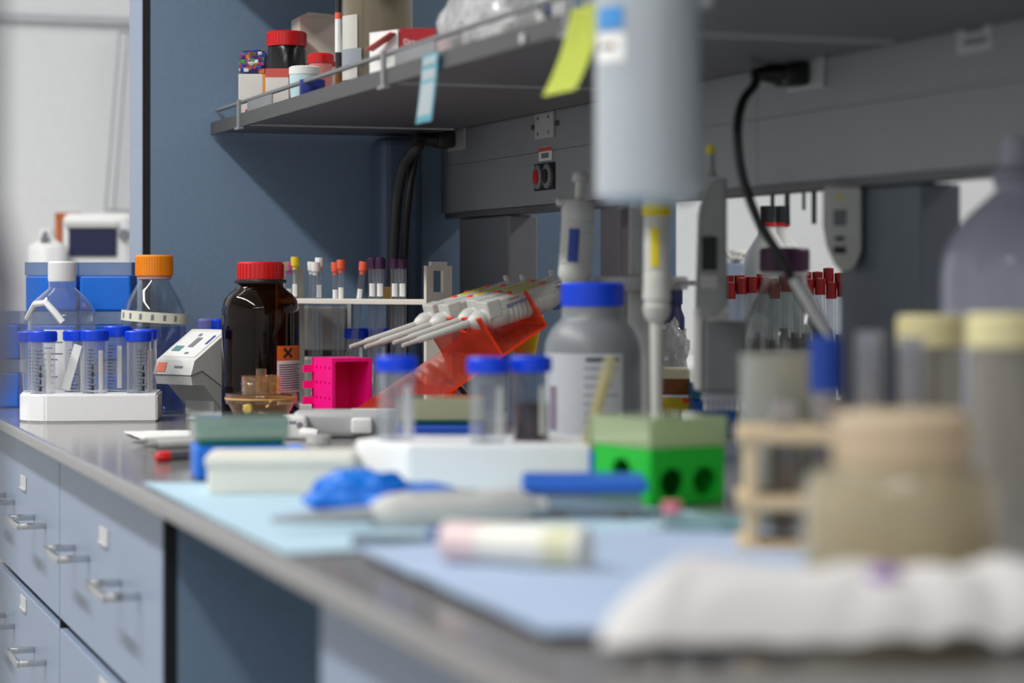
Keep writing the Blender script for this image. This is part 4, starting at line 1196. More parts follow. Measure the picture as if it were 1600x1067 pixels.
obj('end', add_box(BM(), d * 0.052 + Vector((0, 0, 0.005)), (0.014, 0.012, 0.011), MR(yaw, 'Z'), bevel=0.002), mat('tool_blue', (56, 96, 160), 0.4), t)
a = BY(694, 894); b = BY(915, 908)
d = Vector((b.x - a.x, b.y - a.y, 0)); LL = d.length; d.normalize()
t = thing('lying_tube', 'thick white tube with a pinkish end, lying at the front of the lilac pad', 'tube', a + Vector((0, 0, 0.018)))
obj('body', add_tube(BM(), [d * 0.024, d * 0.026, d * 0.062, d * LL], [0.011, 0.0115, 0.0125, 0.0125], 28), mat('tube_cream', (226, 224, 214), 0.45), t, smooth=True)
obj('cap', add_tube(BM(), [d * 0.0, d * 0.002, d * 0.0245, d * 0.026], [0.009, 0.0115, 0.0115, 0.010], 28), mat('cap_pink', (228, 202, 202), 0.45), t, smooth=True)
obj('end_band', add_tube(BM(), [d * (LL - 0.022), d * (LL - 0.004)], [0.0128, 0.0128], 28), mat('band_yellowish', (206, 204, 172), 0.5), t, smooth=True)

# ------------------------------------------------------------------ green tip box
M_green = mat('green_plastic', (0, 180, 36), 0.42, noise_amt=0.04)
p = BY(1016, 795)
GA = RZ + math.radians(24)
GA = RZ + math.radians(32)
t = thing('green_tip_box', 'vivid green tip rack with round side openings and a cloudy lid', 'tip box', p, GA)
w, d_, h = 0.070, 0.075, 0.044
b = obj('base', add_box(BM(), (w / 2, d_ / 2, h / 2), (w, d_, h), bevel=0.003), M_green, t)
carve(b, add_box(BM(), (w / 2, d_ / 2, h / 2 - 0.006), (w - 0.008, d_ - 0.008, h)))
bm = BM()
for x in (0.020, 0.050):
    add_lathe(bm, [(0, -0.02), (0.011, -0.02), (0.011, 0.02), (0, 0.02)], 28, MT(x, 0, 0.018) @ MR(90, 'X'))
for y in (0.037,):
    add_lathe(bm, [(0, -0.02), (0.013, -0.02), (0.013, 0.02), (0, 0.02)], 28, MT(0, y, 0.022) @ MR(90, 'Y'))
carve(b, bm)
lidm = clear('lid_lime', (234, 240, 218), haze=0.55, hazecol=(226, 236, 204))
bm = BM()
th = 0.0016
for s in (0, 1):
    add_box(bm, (s * w, d_ / 2, h + 0.0105), (th, d_, 0.021)); add_box(bm, (w / 2, s * d_, h + 0.0105), (w, th, 0.021))
add_box(bm, (w / 2, d_ / 2, h + 0.021), (w + th, d_ + th, th))
obj('lid', bm, lidm, t)
bm = BM()
for i in range(6):
    for j in range(6):
        add_lathe(bm, [(0, h), (0.0036, h), (0.0036, h + 0.009), (0, h + 0.009)], 8, MT(0.009 + i * 0.0104, 0.01 + j * 0.011, 0))
o = obj('pipette_tips', bm, mat('tips_lime', (216, 230, 170), 0.5), t); o['kind'] = 'stuff'
p = BY(950, 776)
tip_box('blue tip box tucked behind the blue lidded box, touching the green tip rack', p + Matrix.Rotation(RZ, 3, 'Z') @ Vector((0.003, 0.04, 0)), w=0.034, d=0.06, h=0.036, lid=0.021, lidm=lidm, base=mat('deep_blue', (0, 84, 186), 0.4))
o = crumple('clear_bag', BY(1098, 842), (0.03, 0.026, 0.010), clear('bag_clear', (206, 226, 224), haze=0.3, hazecol=(190, 216, 214), rough=0.15), seed=5, n=4, amp=0.4)
tag(o, 'small crumpled clear bag on the pad, below the green tip rack', 'bag')
t = thing('pink_tube', 'tiny tube with a pink lid, on the pad below the green tip rack', 'tube', BY(1050, 842), RZ)
obj('body', add_lathe(BM(), [(0, 0), (0.002, 0), (0.005, 0.012), (0.005, 0.018)], 18), M_tube, t, smooth=True)
obj('lid', add_lathe(BM(), [(0, 0.018), (0.0062, 0.018), (0.0062, 0.024), (0, 0.024)], 18), mat('lid_pink', (226, 120, 140), 0.45), t, smooth=True)

# ------------------------------------------------------------------ amber vial, blue box and bag beyond the carousel
p = B(1056, 2.42)
k = 2.42 / F
t = thing('small_vial_box', 'small amber jar with a white band and a yellow label behind the carousel', 'jar', p, RZ)
zz = lambda py: (678 - py) * k
obj('body', add_box(BM(), (0, 0.016, zz(575) / 2), (0.032, 0.032, zz(575)), bevel=0.004, seg=3), mat('jar_cream', (190, 184, 158), 0.45), t, smooth=True)
obj('amber_panel', add_box(BM(), (0, -0.0006, (zz(592) + zz(617)) / 2), (0.0295, 0.0016, zz(592) - zz(617))), mat('jar_brown', (110, 58, 16), 0.3), t)
obj('white_band', add_box(BM(), (0, -0.0006, zz(619)), (0.0295, 0.0016, 0.003)), M_paper, t)
yl = obj('yellow_label', add_box(BM(), (0, -0.0006, zz(640)), (0.0295, 0.0016, 0.025)), mat('label_mustard', (214, 186, 16), 0.5), t)
obj('orange_mark', add_box(BM(), (0.0105, -0.0016, zz(626)), (0.007, 0.0008, 0.005)), M_orange, yl)
obj('orange_mark', add_box(BM(), (0.0105, -0.0016, zz(650)), (0.006, 0.0008, 0.008)), M_orange, yl)
o = crumple('foil_bag', W(1048, 566, 2.55) - Vector((0, 0, 0.02)), (0.017, 0.016, 0.034), clear('bag_foil', (226, 226, 226), haze=0.55, hazecol=(222, 222, 222), rough=0.12), seed=9, n=4, amp=0.45)
o.location.z = ZB + 0.064
tag(o, 'crumpled silvery bag standing behind the small amber jar', 'bag')
o = obj('bag_holder', add_box(BM(), (0, 0, 0.032), (0.034, 0.05, 0.064), bevel=0.003), mat('holder_grey', (150, 150, 152), 0.5), loc=B(1050, 2.56), rotz=RZ)
tag(o, 'grey block under the crumpled silvery bag', 'block')
tip_box('deep blue box behind the wide head of the multichannel pipette', B(1112, 2.4), w=0.046, d=0.06, h=0.040, lid=0.016, base=mat('deep_blue2', (0, 74, 150), 0.4), lidm=mat('teal_lid', (14, 88, 122), 0.4))

# ------------------------------------------------------------------ purple capped bottle
p = B(1226, 2.12)
k = 2.12 / F
zz = lambda py: (432 + 595 / 2.12 - py) * k
t = thing('purple_cap_bottle', 'round shouldered glass bottle with a dark purple cap and cloudy contents', 'bottle', p, RZ)
obj('body', add_lathe(BM(), [(0, 0.001), (0.038, 0), (0.0435, 0.006), (0.0435, zz(545)), (0.0425, zz(525)), (0.0385, zz(500)), (0.030, zz(470)), (0.0205, zz(445)), (0.0195, zz(430)), (0.0195, zz(422))], 56), clear('clear_glass_thick', (214, 218, 214), haze=0.03, rough=0.02, refl=1.8), t, smooth=True)
obj('pour_ring', add_lathe(BM(), [(0.0195, zz(430)), (0.0225, zz(429)), (0.0225, zz(425)), (0.0195, zz(424))], 40), M_greyplastic, t, smooth=True)
obj('cap', ribbed_cap(0.0232, zz(424), zz(387), 44, 0.0009), mat('cap_purple', (72, 20, 66), 0.4), t, smooth=True, angle=25)
obj('contents', add_lathe(BM(), [(0, 0.004), (0.040, 0.005), (0.0425, 0.010), (0.0425, zz(548)), (0, zz(548))], 48), clear('milky_contents', (196, 190, 178), haze=0.8, hazecol=(232, 228, 214)), t, smooth=True)

# frosted beaker behind the beige rack
p = B(1229, 1.47)
k = 1.47 / F
t = thing('frosted_beaker', 'frosted pale beaker standing directly behind the beige rack', 'beaker', p, RZ)
obj('body', add_lathe(BM(), [(0, 0.001), (0.027, 0), (0.0295, 0.004), (0.0305, 0.117), (0.0315, 0.119), (0.0295, 0.1185), (0.0285, 0.006), (0, 0.003)], 40), clear('frosted_plastic', (224, 222, 214), haze=0.6, hazecol=(216, 214, 202), rough=0.15), t, smooth=True)
obj('contents', add_lathe(BM(), [(0, 0.004), (0.0275, 0.006), (0.028, 0.072), (0, 0.072)], 36), clear('brownish_contents', (200, 184, 156), haze=0.6, hazecol=(186, 168, 138)), t, smooth=True)
# ------------------------------------------------------------------ gauge by the post, hung under the panel
q = W(1316, 432, 1.96)
k = 1.96 / F
t = thing('wall_gauge', 'off-white rounded gauge box hanging under the panel beside the slate post', 'gauge', (q.x, q.y, PZ0 - 0.008), RZ)
hh = 0.074
prof = [(-0.0155, 0), (0.0155, 0), (0.0155, -hh + 0.018), (0.010, -hh + 0.005), (0.002, -hh), (-0.004, -hh + 0.004), (-0.0125, -hh + 0.022), (-0.0155, -hh + 0.04)]
obj('body', add_prism(BM(), prof, 0.024, MT(0, 0.012, 0) @ MR(90, 'X'), bevel=0.002), mat('gauge_white', (204, 204, 198), 0.5), t)
for nm, z_, w_, h_, m in (('yellow_dot', -0.009, 0.006, 0.006, mat('gauge_yellow', (214, 206, 130), 0.5)), ('scale_print', -0.027, 0.011, 0.014, M_inkgrey), ('print_line', -0.045, 0.008, 0.004, M_ink), ('print_line', -0.055, 0.011, 0.006, M_ink)):
    obj(nm, add_box(BM(), (-0.004, -0.0123, z_), (w_, 0.001, h_)), m, t)

# ------------------------------------------------------------------ right foreground
M_rackb = mat('rack_beige', (206, 184, 148), 0.55)
p = BY(1165, 876)
t = thing('beige_rack', 'out of focus beige tiered tube rack standing at the front of the bench', 'tube rack', p, RZ + math.radians(-4))
k = 1.34 / F
Lr = 0.125
for z_, nm in ((0.006, 'bottom_shelf'), (0.034, 'middle_shelf'), (0.074, 'top_shelf')):
    s_ = obj(nm, add_box(BM(), (Lr / 2 - 0.004, 0.03, z_), (Lr, 0.06, 0.009), bevel=0.0015), M_rackb, t)
    if z_ > 0.02:
        bm = BM()
        for i in range(4):
            add_lathe(bm, [(0, z_ - 0.01), (0.0088, z_ - 0.01), (0.0088, z_ + 0.01), (0, z_ + 0.01)], 20, MT(0.024 + i * 0.026, 0.034, 0))
        carve(s_, bm)
for x in (0.004, Lr - 0.012):
    obj('upright', add_box(BM(), (x, 0.03, 0.037), (0.007, 0.056, 0.074), bevel=0.001), M_rackb, t)
rl = p.copy(); ra = RZ + math.radians(-4)
M_tan = clear('tan_liquid', (206, 178, 110), haze=0.55, hazecol=(190, 160, 92))
for i, (dz, capm, fill, lab, cat_) in enumerate((
        (0, None, True, 'open tube of tan liquid in the beige rack, nearest the green tip rack', 'tube'),
        (0, 'blue', True, 'tube with a tall dark blue cap in the beige rack', 'tube'),
        (0, None, False, 'open empty clear tube in the beige rack, beside the blue capped one', 'tube'),
        (0, None, False, 'open empty clear tube in the beige rack, at the end behind the beige lidded jar', 'tube'))):
    q = local(rl, 0.024 + i * 0.026, 0.034, 0.0105, ra)
    t2 = thing('rack_tube', lab, cat_, q, RZ, 'tubes in the beige rack')
    hgt = (0.082, 0.098, 0.125, 0.122)[i]
    obj('glass', add_lathe(BM(), [(0, 0), (0.005, 0.0015), (0.008, 0.007), (0.008, hgt), (0.0085, hgt + 0.001), (0.007, hgt + 0.001), (0.007, 0.008), (0, 0.002)], 28), clear('bright_tube', (236, 236, 238), haze=0.22, hazecol=(226, 226, 232), refl=1.8), t2, smooth=True)
    if fill:
        obj('contents', add_lathe(BM(), [(0, 0.003), (0.0066, 0.008), (0.0066, 0.058), (0, 0.058)], 24), M_tan, t2, smooth=True)
    if capm:
        obj('cap', ribbed_cap(0.0096, 0.089, 0.123, 26, 0.0005), mat('cap_royal', (6, 60, 150), 0.4), t2, smooth=True)

p = BY(1408, 980)
kk = (0.17 * F / (980 - 432)) / F
t = thing('beige_jar', 'wide blurred jar with a flat beige lid, closest to the camera', 'jar', p, RZ)
zz = lambda py: (980 - py) * kk
M_jar = clear('jar_smoky', (222, 212, 186), haze=0.55, hazecol=(232, 222, 194), rough=0.1)
r_ = 152 * kk
obj('body', add_lathe(BM(), [(0, 0.001), (r_ * .93, 0), (r_, 0.006), (r_, zz(765)), (r_ * .94, zz(742)), (r_ * .70, zz(730)), (r_ * .66, zz(722))], 56), M_jar, t, smooth=True)
obj('lid', ribbed_cap(105 * kk, zz(722), zz(645), 60, 0.0008), mat('lid_beige', (200, 180, 152), 0.5), t, smooth=True, angle=25)
obj('contents', add_lathe(BM(), [(0, 0.003), (r_ * .92, 0.004), (r_ * .97, 0.01), (r_ * .97, zz(800)), (0, zz(800))], 48), clear('jar_contents', (214, 202, 164), haze=0.5, hazecol=(230, 216, 176)), t, smooth=True)

M_tallclear = clear('tall_jar_plastic', (222, 218, 208), haze=0.38, hazecol=(200, 194, 180), rough=0.08)
M_capcream = mat('cap_cream', (226, 216, 166), 0.45)
for i, (px, D, top, rad, lab) in enumerate(((1455, 1.445, 492, 50, 'tall clear container with a cream cap, behind the beige lidded jar'), (1570, 1.29, 490, 56, 'tall clear container with a cream cap, by the edge of the picture'))):
    p = B(px, D); k = D / F; by = 432 + 595 / D
    zz = lambda py: (by - py) * k
    t = thing('tall_container', lab, 'container', p, RZ, 'cream capped tall containers')
    r_ = rad * k
    obj('body', add_lathe(BM(), [(0, 0.001), (r_ * .93, 0), (r_, 0.004), (r_, zz(555)), (r_ * .96, zz(545)), (r_ * .96, zz(530))], 44), M_tallclear, t, smooth=True)
    obj('cap', ribbed_cap(r_ * 1.06, zz(541), zz(top), 40, 0.0007), M_capcream, t, smooth=True, angle=25)
D = 1.62
p = B(1588, D); k = D / F; by = 432 + 595 / D
zz = lambda py: (by - py) * k
t = thing('wash_bottle', 'large lilac grey plastic bottle with a stepped neck, behind the cream capped containers', 'bottle', p, RZ)
M_wash = clear('wash_plastic', (196, 198, 210), haze=0.78, hazecol=(218, 220, 234), rough=0.12)
r_ = 118 * k
obj('body', add_lathe(BM(), [(0, 0.001), (r_ * .94, 0), (r_, 0.006), (r_, zz(430)), (r_ * .97, zz(400)), (r_ * .86, zz(370)), (r_ * .62, zz(335)), (r_ * .36, zz(308)), (r_ * .27, zz(298)), (r_ * .27, zz(285))], 56), M_wash, t, smooth=True)
obj('cap', ribbed_cap(r_ * .30, zz(290), zz(262), 40, 0.0008), mat('cap_lilac', (158, 160, 174), 0.45), t, smooth=True)
obj('nozzle', add_lathe(BM(), [(0, zz(264)), (r_ * .20, zz(264)), (r_ * .17, zz(215)), (0, zz(212))], 28), mat('nozzle_lilac', (176, 177, 190), 0.45), t, smooth=True)

# crumpled white tissue at the very front
ts = sheet('tissue', [B(960, 1.03), B(1700, 1.03), B(1700, 0.975), B(935, 0.97)], mat('tissue_white', (206, 204, 203), 0.9), 80, 40, amp=0.012, freq=14, hump=0.030, z=0.0065, seed=11)
tag(ts, 'crumpled white tissue at the front of the bench, before the beige lidded jar', 'tissue')
q = W(1382, 945, 0.995)
bm = BM(); bmesh.ops.create_icosphere(bm, subdivisions=3, radius=1.0)
for v in bm.verts:
    v.co = Vector((v.co.x * 0.009, v.co.y * 0.007, v.co.z * 0.006)) * (1 + 0.3 * noise.noise(v.co * 2))
o = obj('purple_scrap', bm, mat('scrap_purple', (150, 120, 178), 0.7), loc=(q.x, q.y, ZB + 0.036), smooth=True)
tag(o, 'small purple scrap lying on the crumpled white tissue', 'scrap')
# ------------------------------------------------------------------ things on the shelf
DZ = SZ + 0.0112
def SH(px, x):
    D = x / (SN + CS * (px - 800) / F)
    p = W(px, 432, D); p.z = DZ
    return p, D
def carton(name, label, px, x, wpx, top_py, m, depth=0.05, rz=RZ, cat='box', group=None, bevel=0.001):
    p, D = SH(px, x)
    k = D / F
    hgt = (CZ - (top_py - 432) * k) - DZ
    t = thing(name, label, cat, p, rz, group)
    o = obj('body', add_box(BM(), (0, 0, hgt / 2), (wpx * k, depth, hgt), bevel=bevel), m, t)
    return t, hgt, wpx * k, k

M_card = mat('carton_white', (226, 222, 216), 0.7)
t, h_, w_, k = carton('carton', 'small white carton with red print on the shelf, under the colourful packet', 395, 0.655, 38, 118, M_card, 0.045)
obj('red_print', add_box(BM(), (0.0, -0.0228, 0.010), (0.014, 0.0008, 0.006)), M_red, t)
obj('orange_tab', add_box(BM(), (w_ / 2 + 0.0035, -0.018, h_ - 0.012), (0.007, 0.010, 0.024)), mat('tab_orange', (240, 150, 40), 0.5), t)
p = t.location.copy(); p.z += h_
dot = [(206, 40, 50), (40, 90, 190), (60, 150, 60), (226, 110, 50), (150, 50, 140), (230, 230, 230), (30, 40, 110)]
pk = thing('sweet_packet', 'packet printed with many coloured dots, lying on the white carton', 'packet', p, RZ)
obj('body', add_box(BM(), (0.002, 0, 0.0155), (0.034, 0.036, 0.031), bevel=0.006, seg=3), mat('packet_navy', (34, 48, 108), 0.5), pk, smooth=True)
rnd = random.Random(3)
for n_, c_ in enumerate(dot):
    bm = BM()
    for i in range(6):
        z_ = rnd.uniform(0.004, 0.027)
        add_box(bm, (rnd.uniform(-0.011, 0.015), -0.0182, z_), (rnd.uniform(.005, .008), 0.0014, rnd.uniform(.004, .006)), bevel=0.0005)
        add_box(bm, (-0.0152, rnd.uniform(-0.013, 0.013), rnd.uniform(0.004, 0.027)), (0.0014, 0.006, 0.005), bevel=0.0005)
        add_box(bm, (rnd.uniform(-0.010, 0.014), rnd.uniform(-0.012, 0.012), 0.0312), (0.006, 0.006, 0.0012), bevel=0.0005)
    obj('coloured_dots', bm, mat('dot_%d' % n_, c_, 0.5), pk)

p, D = SH(448, 0.685); k = D / F
zz = lambda py: (CZ - (py - 432) * k) - DZ
t = thing('black_jar', 'black glossy jar with a broad red lid on the shelf', 'jar', p, RZ)
obj('body', add_lathe(BM(), [(0, 0), (0.022, 0), (0.0242, 0.003), (0.0242, zz(78)), (0.0225, zz(72)), (0, zz(72))], 40), mat('jar_black', (24, 25, 26), 0.18), t, smooth=True)
obj('lid', ribbed_cap(0.0250, zz(73), zz(50), 36, 0.0008), M_red, t, smooth=True, angle=25)
p, D = SH(434, 0.645); k = D / F
zz = lambda py: (CZ - (py - 432) * k) - DZ
t = thing('small_carton', 'low white box with a red top band, before the black jar on the shelf', 'box', p, RZ)
obj('body', add_box(BM(), (0, 0, zz(122) / 2), (0.028, 0.02, zz(122))), M_card, t)
obj('band', add_box(BM(), (0, 0, (zz(122) + zz(108)) / 2), (0.028, 0.02, zz(108) - zz(122))), mat('band_red', (206, 84, 74), 0.5), t)
p, D = SH(476, 0.655); k = D / F
zz = lambda py: (CZ - (py - 432) * k) - DZ
t = thing('white_tub', 'small white tub with a teal side, beside the red lidded pot', 'tub', p, RZ)
obj('body', add_lathe(BM(), [(0, 0), (0.016, 0), (0.018, zz(122)), (0.018, zz(116)), (0, zz(116))], 32), mat('tub_teal', (190, 218, 222), 0.4), t, smooth=True)
obj('lid', add_lathe(BM(), [(0, zz(117)), (0.0186, zz(117)), (0.0186, zz(106)), (0.016, zz(104)), (0, zz(104))], 32), M_whiteplastic, t, smooth=True)
p, D = SH(488, 0.634); k = D / F
zz = lambda py: (CZ - (py - 432) * k) - DZ
o = obj('navy_screw_top', add_lathe(BM(), [(0, 0), (0.013, 0), (0.0145, 0.002), (0.0145, max(0.012, zz(125))), (0, max(0.012, zz(125)) + 0.001)], 32), mat('lid_navy', (14, 34, 120), 0.35), loc=p, smooth=True)
tag(o, 'loose navy blue screw top lying at the shelf front, below the white tub', 'screw top')
p, D = SH(501, 0.69); k = D / F
zz = lambda py: (CZ - (py - 432) * k) - DZ
t = thing('red_pot', 'small pot with a glossy red lid, in front of the cream carton', 'pot', p, RZ)
obj('body', add_lathe(BM(), [(0, 0), (0.0125, 0), (0.014, 0.004), (0.014, zz(98)), (0, zz(98))], 32), mat('pot_pink', (214, 130, 124), 0.4), t, smooth=True)
obj('lid', ribbed_cap(0.0155, zz(99), zz(84), 30, 0.0006), M_red, t, smooth=True)
t, h_, w_, k = carton('carton', 'tall cream white carton behind the black jar on the shelf', 494, 0.735, 66, 30, mat('carton_cream', (214, 200, 188), 0.7), 0.05, rz=RZ + math.radians(18))
obj('top_flap', add_prism(BM(), [(-w_ / 2, 0), (w_ / 2, 0), (w_ / 2 - 0.012, 0.004), (-w_ / 2 + 0.012, 0.006)], 0.05, MT(0, 0.025, h_) @ MR(90, 'X')), mat('carton_cream', (214, 200, 188)), t)
obj('red_stripe', add_box(BM(), (0.008, -0.0255, h_ - 0.060), (0.040, 0.001, 0.006)), mat('stripe_red', (170, 24, 34), 0.5), t)
p, D = SH(529, 0.665); k = D / F
zz = lambda py: (CZ - (py - 432) * k) - DZ
t = thing('slim_bottle', 'slim dark bottle with a white label and orange ring, next to the cloudy container', 'bottle', p, RZ)
r_ = 0.0036
obj('body', add_lathe(BM(), [(0, 0), (r_, 0.0), (r_, 0.145), (0.0025, 0.155), (0, 0.155)], 24), mat('slim_black', (34, 32, 30), 0.3), t, smooth=True)
obj('label', add_lathe(BM(), [(r_, zz(82)), (r_ + 0.0004, zz(82)), (r_ + 0.0004, zz(30)), (r_, zz(30))], 24), M_paper, t, smooth=True)
obj('orange_ring', add_lathe(BM(), [(r_, zz(30)), (r_ + 0.0006, zz(30)), (r_ + 0.0006, zz(20)), (r_, zz(20))], 24), mat('ring_orange', (232, 96, 70), 0.5), t, smooth=True)
obj('amber_end', add_lathe(BM(), [(r_, 0.001), (r_ + 0.0004, 0.001), (r_ + 0.0004, zz(112)), (r_, zz(112))], 24), mat('amber_end', (112, 66, 20), 0.3), t, smooth=True)
p, D = SH(590, 0.725); k = D / F
zz = lambda py: (CZ - (py - 432) * k) - DZ
t = thing('cloudy_container', 'tall cloudy plastic container with stained contents on the shelf', 'container', p, RZ)
r_ = 56 * k
obj('body', add_lathe(BM(), [(0, 0.001), (r_ * .95, 0), (r_, 0.004), (r_, 0.19), (r_ * .96, 0.2)], 48), clear('cloudy_plastic', (206, 202, 190), haze=0.4, hazecol=(196, 190, 174), rough=0.1), t, smooth=True)
m = mat('stained_contents', (178, 160, 126), 0.8, noise_amt=0.35, scale=28)
obj('contents', add_lathe(BM(), [(0, 0.003), (r_ * .9, 0.003), (r_ * .94, 0.008), (r_ * .9, 0.165), (0, 0.17)], 32), m, t, smooth=True)
obj('tape', add_arc(BM(), r_ + 0.0003, -160, -120, 0.025, zz(28), 0.0004, 8), mat('tape_pale', (206, 204, 196), 0.5), t, smooth=True)
obj('tape_grey', add_arc(BM(), r_ + 0.0008, -160, -112, zz(106), zz(80), 0.0004, 8), mat('tape_bluegrey', (150, 158, 166), 0.5), t, smooth=True)
p, D = SH(577, 0.662); k = D / F
CA = RZ - math.radians(46)
t = thing('open_carton', 'white carton torn open with a red lined flap, at the shelf rail', 'box', p, CA)
Hh = (CZ + (432 - 52) * k) - DZ
Wc, Dc = 0.046, 0.040                      # long white side, open end
M_redcard = mat('red_card', (172, 20, 34), 0.55)
bm = BM()
add_box(bm, (Wc / 2, 0.0006, Hh / 2), (Wc, 0.0012, Hh))
add_box(bm, (Wc / 2, Dc, Hh / 2), (Wc, 0.0012, Hh))
add_box(bm, (0.0006, Dc / 2, Hh / 2), (0.0012, Dc, Hh))
add_box(bm, (Wc / 2, Dc / 2, Hh), (Wc, Dc, 0.0012))
add_box(bm, (Wc / 2, Dc / 2, 0.0006), (Wc, Dc, 0.0012))
obj('body', bm, M_paper, t)
obj('end_panel', add_box(BM(), (Wc, Dc / 2, Hh * 0.25), (0.0012, Dc, Hh * 0.5)), M_whiteplastic, t)
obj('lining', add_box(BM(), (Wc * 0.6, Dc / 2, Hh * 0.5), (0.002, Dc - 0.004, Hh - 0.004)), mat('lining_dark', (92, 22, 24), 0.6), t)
a_ = Vector((Wc * 0.35, -0.014, Hh * 0.66)); b_ = Vector((Wc * 0.98, -0.004, Hh * 0.94))
x_ = (b_ - a_).normalized(); y_ = Vector((-0.35, 1, 0.0)); y_ = (y_ - x_ * y_.dot(x_)).normalized(); z_ = x_.cross(y_)
Mf = Matrix(((x_.x, y_.x, z_.x, 0), (x_.y, y_.y, z_.y, 0), (x_.z, y_.z, z_.z, 0), (0, 0, 0, 1)))
obj('flap', add_box(BM(), (a_ + b_) / 2, ((b_ - a_).length, 0.016, 0.0014), Mf), mat('flap_red', (196, 72, 66), 0.6), t)
p, D = SH(655, 0.672); k = D / F
t = thing('red_box', 'red printed box half covered by the plastic bag on the shelf', 'box', p, RZ)
hb = (CZ + (432 - 44) * k) - DZ
bx = obj('body', add_box(BM(), (-0.002, 0.012, hb / 2), (0.036, 0.024, hb)), M_redcard, t)
text(bx, 'Drs x', 0.0078, M_paper, MT(-0.007, -0.0004, hb - 0.014) @ MR(90, 'X'))
# crumpled plastic bag filling the shelf
p, D = SH(778, 0.705); k = D / F
bag = crumple('plastic_bag', p, (0.215, 0.044, 0.090), clear('bag_white', (228, 228, 230), haze=0.8, hazecol=(242, 242, 242), rough=0.2, refl=0.8), seed=7, n=5, amp=0.36, freq=1.4, rz=math.radians(78))
tag(bag, 'large crumpled translucent plastic bag spilling along the shelf rail', 'bag')
p, D = SH(868, 0.642); k = D / F
o = obj('blue_marked_packet', add_box(BM(), (0, 0, 0.012), (0.030, 0.02, 0.024), bevel=0.002), M_whiteplastic, loc=p, rotz=RZ)
o.name = 'white_packet'
tag(o, 'small white packet with a blue stripe at the shelf rail, next to the yellow note', 'packet')
obj('blue_stripe', add_box(BM(), (-0.006, -0.0104, 0.012), (0.004, 0.0008, 0.02)), mat('stripe_blue', (60, 76, 140), 0.5), o)

# notes hanging from the shelf lip
def note(name, label, px0, px1, y0, y1, x, m, wdt, curl, slant, stripes=None):
    D = x / (SN + CS * ((px0 + px1) / 2 - 800) / F)
    top = W((px0 + px1) / 2, y0, D)
    hgt = (y1 - y0) * D / F
    t = thing(name, label, 'note', (x, top.y, top.z))
    bm = BM(); n = 12
    def P(a, b):
        # a across the note (along the bench), b downwards
        return Vector((-0.0012 - curl * (b ** 2.0), slant * b - a * wdt, -b * hgt))
    def band(b0, b1, a0, a1, off, mm, nm, par):
        bm = BM()
        rows = []
        for j in range(n + 1):
            b_ = b0 + (b1 - b0) * j / n
            rows.append([bm.verts.new(P(a_, b_) + Vector((-off, 0, 0))) for a_ in (a0, (a0 + a1) / 2, a1)])
        for r1, r2 in zip(rows, rows[1:]):
            for i in range(2):
                bm.faces.new((r1[i], r1[i + 1], r2[i + 1], r2[i]))
        bmesh.ops.solidify(bm, geom=bm.faces[:], thickness=0.0003)
        return obj(nm, bm, mm, par, smooth=True)
    s_ = band(0, 1, -0.5, 0.5, 0, m, 'sheet', t)
    for b0, b1, a0, a1, mm, nm in stripes or []:
        band(b0, b1, a0, a1, 0.0006, mm, nm, s_)
    return t
M_noteb = mat('note_blue', (130, 206, 226), 0.7)
M_noteline = mat('note_white', (226, 236, 240), 0.7)
note('blue_note', 'pale blue printed slip taped to the shelf lip, hanging down', 660, 689, 84, 190, 0.612, M_noteb, 0.048, 0.003, 0.012,
     [(0.04, 0.16, -0.42, 0.42, M_noteline, 'form_field'), (0.22, 0.38, -0.42, 0.42, M_noteline, 'form_field'), (0.42, 0.90, -0.42, 0.42, M_noteline, 'form_field'), (0.55, 0.57, -0.3, 0.1, M_inkgrey, 'handwriting'), (0.66, 0.68, -0.34, 0.0, M_inkgrey, 'handwriting')])
note('yellow_note', 'bright yellow green sticky note curling off the shelf lip behind the milky cylinder', 897, 945, 8, 141, 0.612, mat('note_yellow', (228, 240, 104), 0.7), 0.070, 0.012, 0.030)

# small white clip under the shelf edge
o = obj('price_clip', add_box(BM(), (0, 0, 0), (0.002, 0.008, 0.008), bevel=0.0005), M_plate, loc=(SX0 - 0.0065, 1.70, SZ + 0.002))
tag(o, 'tiny white clip on the shelf lip, between the blue and yellow notes', 'clip')

# ------------------------------------------------------------------ the other side of the double bench, seen through the gap
for i, (px, D) in enumerate(((1199, 3.17), (1220, 3.25))):
    p = B(px, D); k = D / F; by = 432 + 595 / D
    zz = lambda py: (by - py) * k
    t = thing('spray_flask', ('white flask with a black cap and red ring beyond the gap, nearer the crumpled wrap', 'white flask with a black cap and red ring beyond the gap, nearer the gauge')[i], 'flask', p, RZ, 'white flasks on the other side of the bench')
    obj('body', add_lathe(BM(), [(0, 0), (0.034, 0), (0.036, 0.004), (0.036, zz(425)), (0.030, zz(395)), (0.013, zz(365)), (0.011, zz(353))], 32), M_whiteplastic, t, smooth=True)
    obj('red_ring', add_lathe(BM(), [(0, zz(354)), (0.0125, zz(354)), (0.0125, zz(348)), (0, zz(348))], 24), M_red, t, smooth=True)
    obj('cap', add_lathe(BM(), [(0, zz(348)), (0.0115, zz(348)), (0.0105, zz(322)), (0, zz(321))], 24), M_blackplastic, t, smooth=True)
p = B(1152, 3.40); k = 3.4 / F
o = obj('carton', add_box(BM(), (-0.008, 0.0, 0.095), (0.06, 0.07, 0.19), bevel=0.002), mat('carton_paleblue', (168, 184, 206), 0.6), loc=p, rotz=RZ)
tag(o, 'pale blue carton beyond the gap, carrying crumpled white wrap', 'box')
w = crumple('white_wrap', p + Matrix.Rotation(RZ, 3, 'Z') @ Vector((-0.008, 0.0, 0.1905)), (0.026, 0.028, 0.013), mat('wrap_white', (214, 214, 208), 0.7), seed=4, n=4, amp=0.5)
tag(w, 'crumpled white wrap on the pale blue carton beyond the gap', 'wrap')
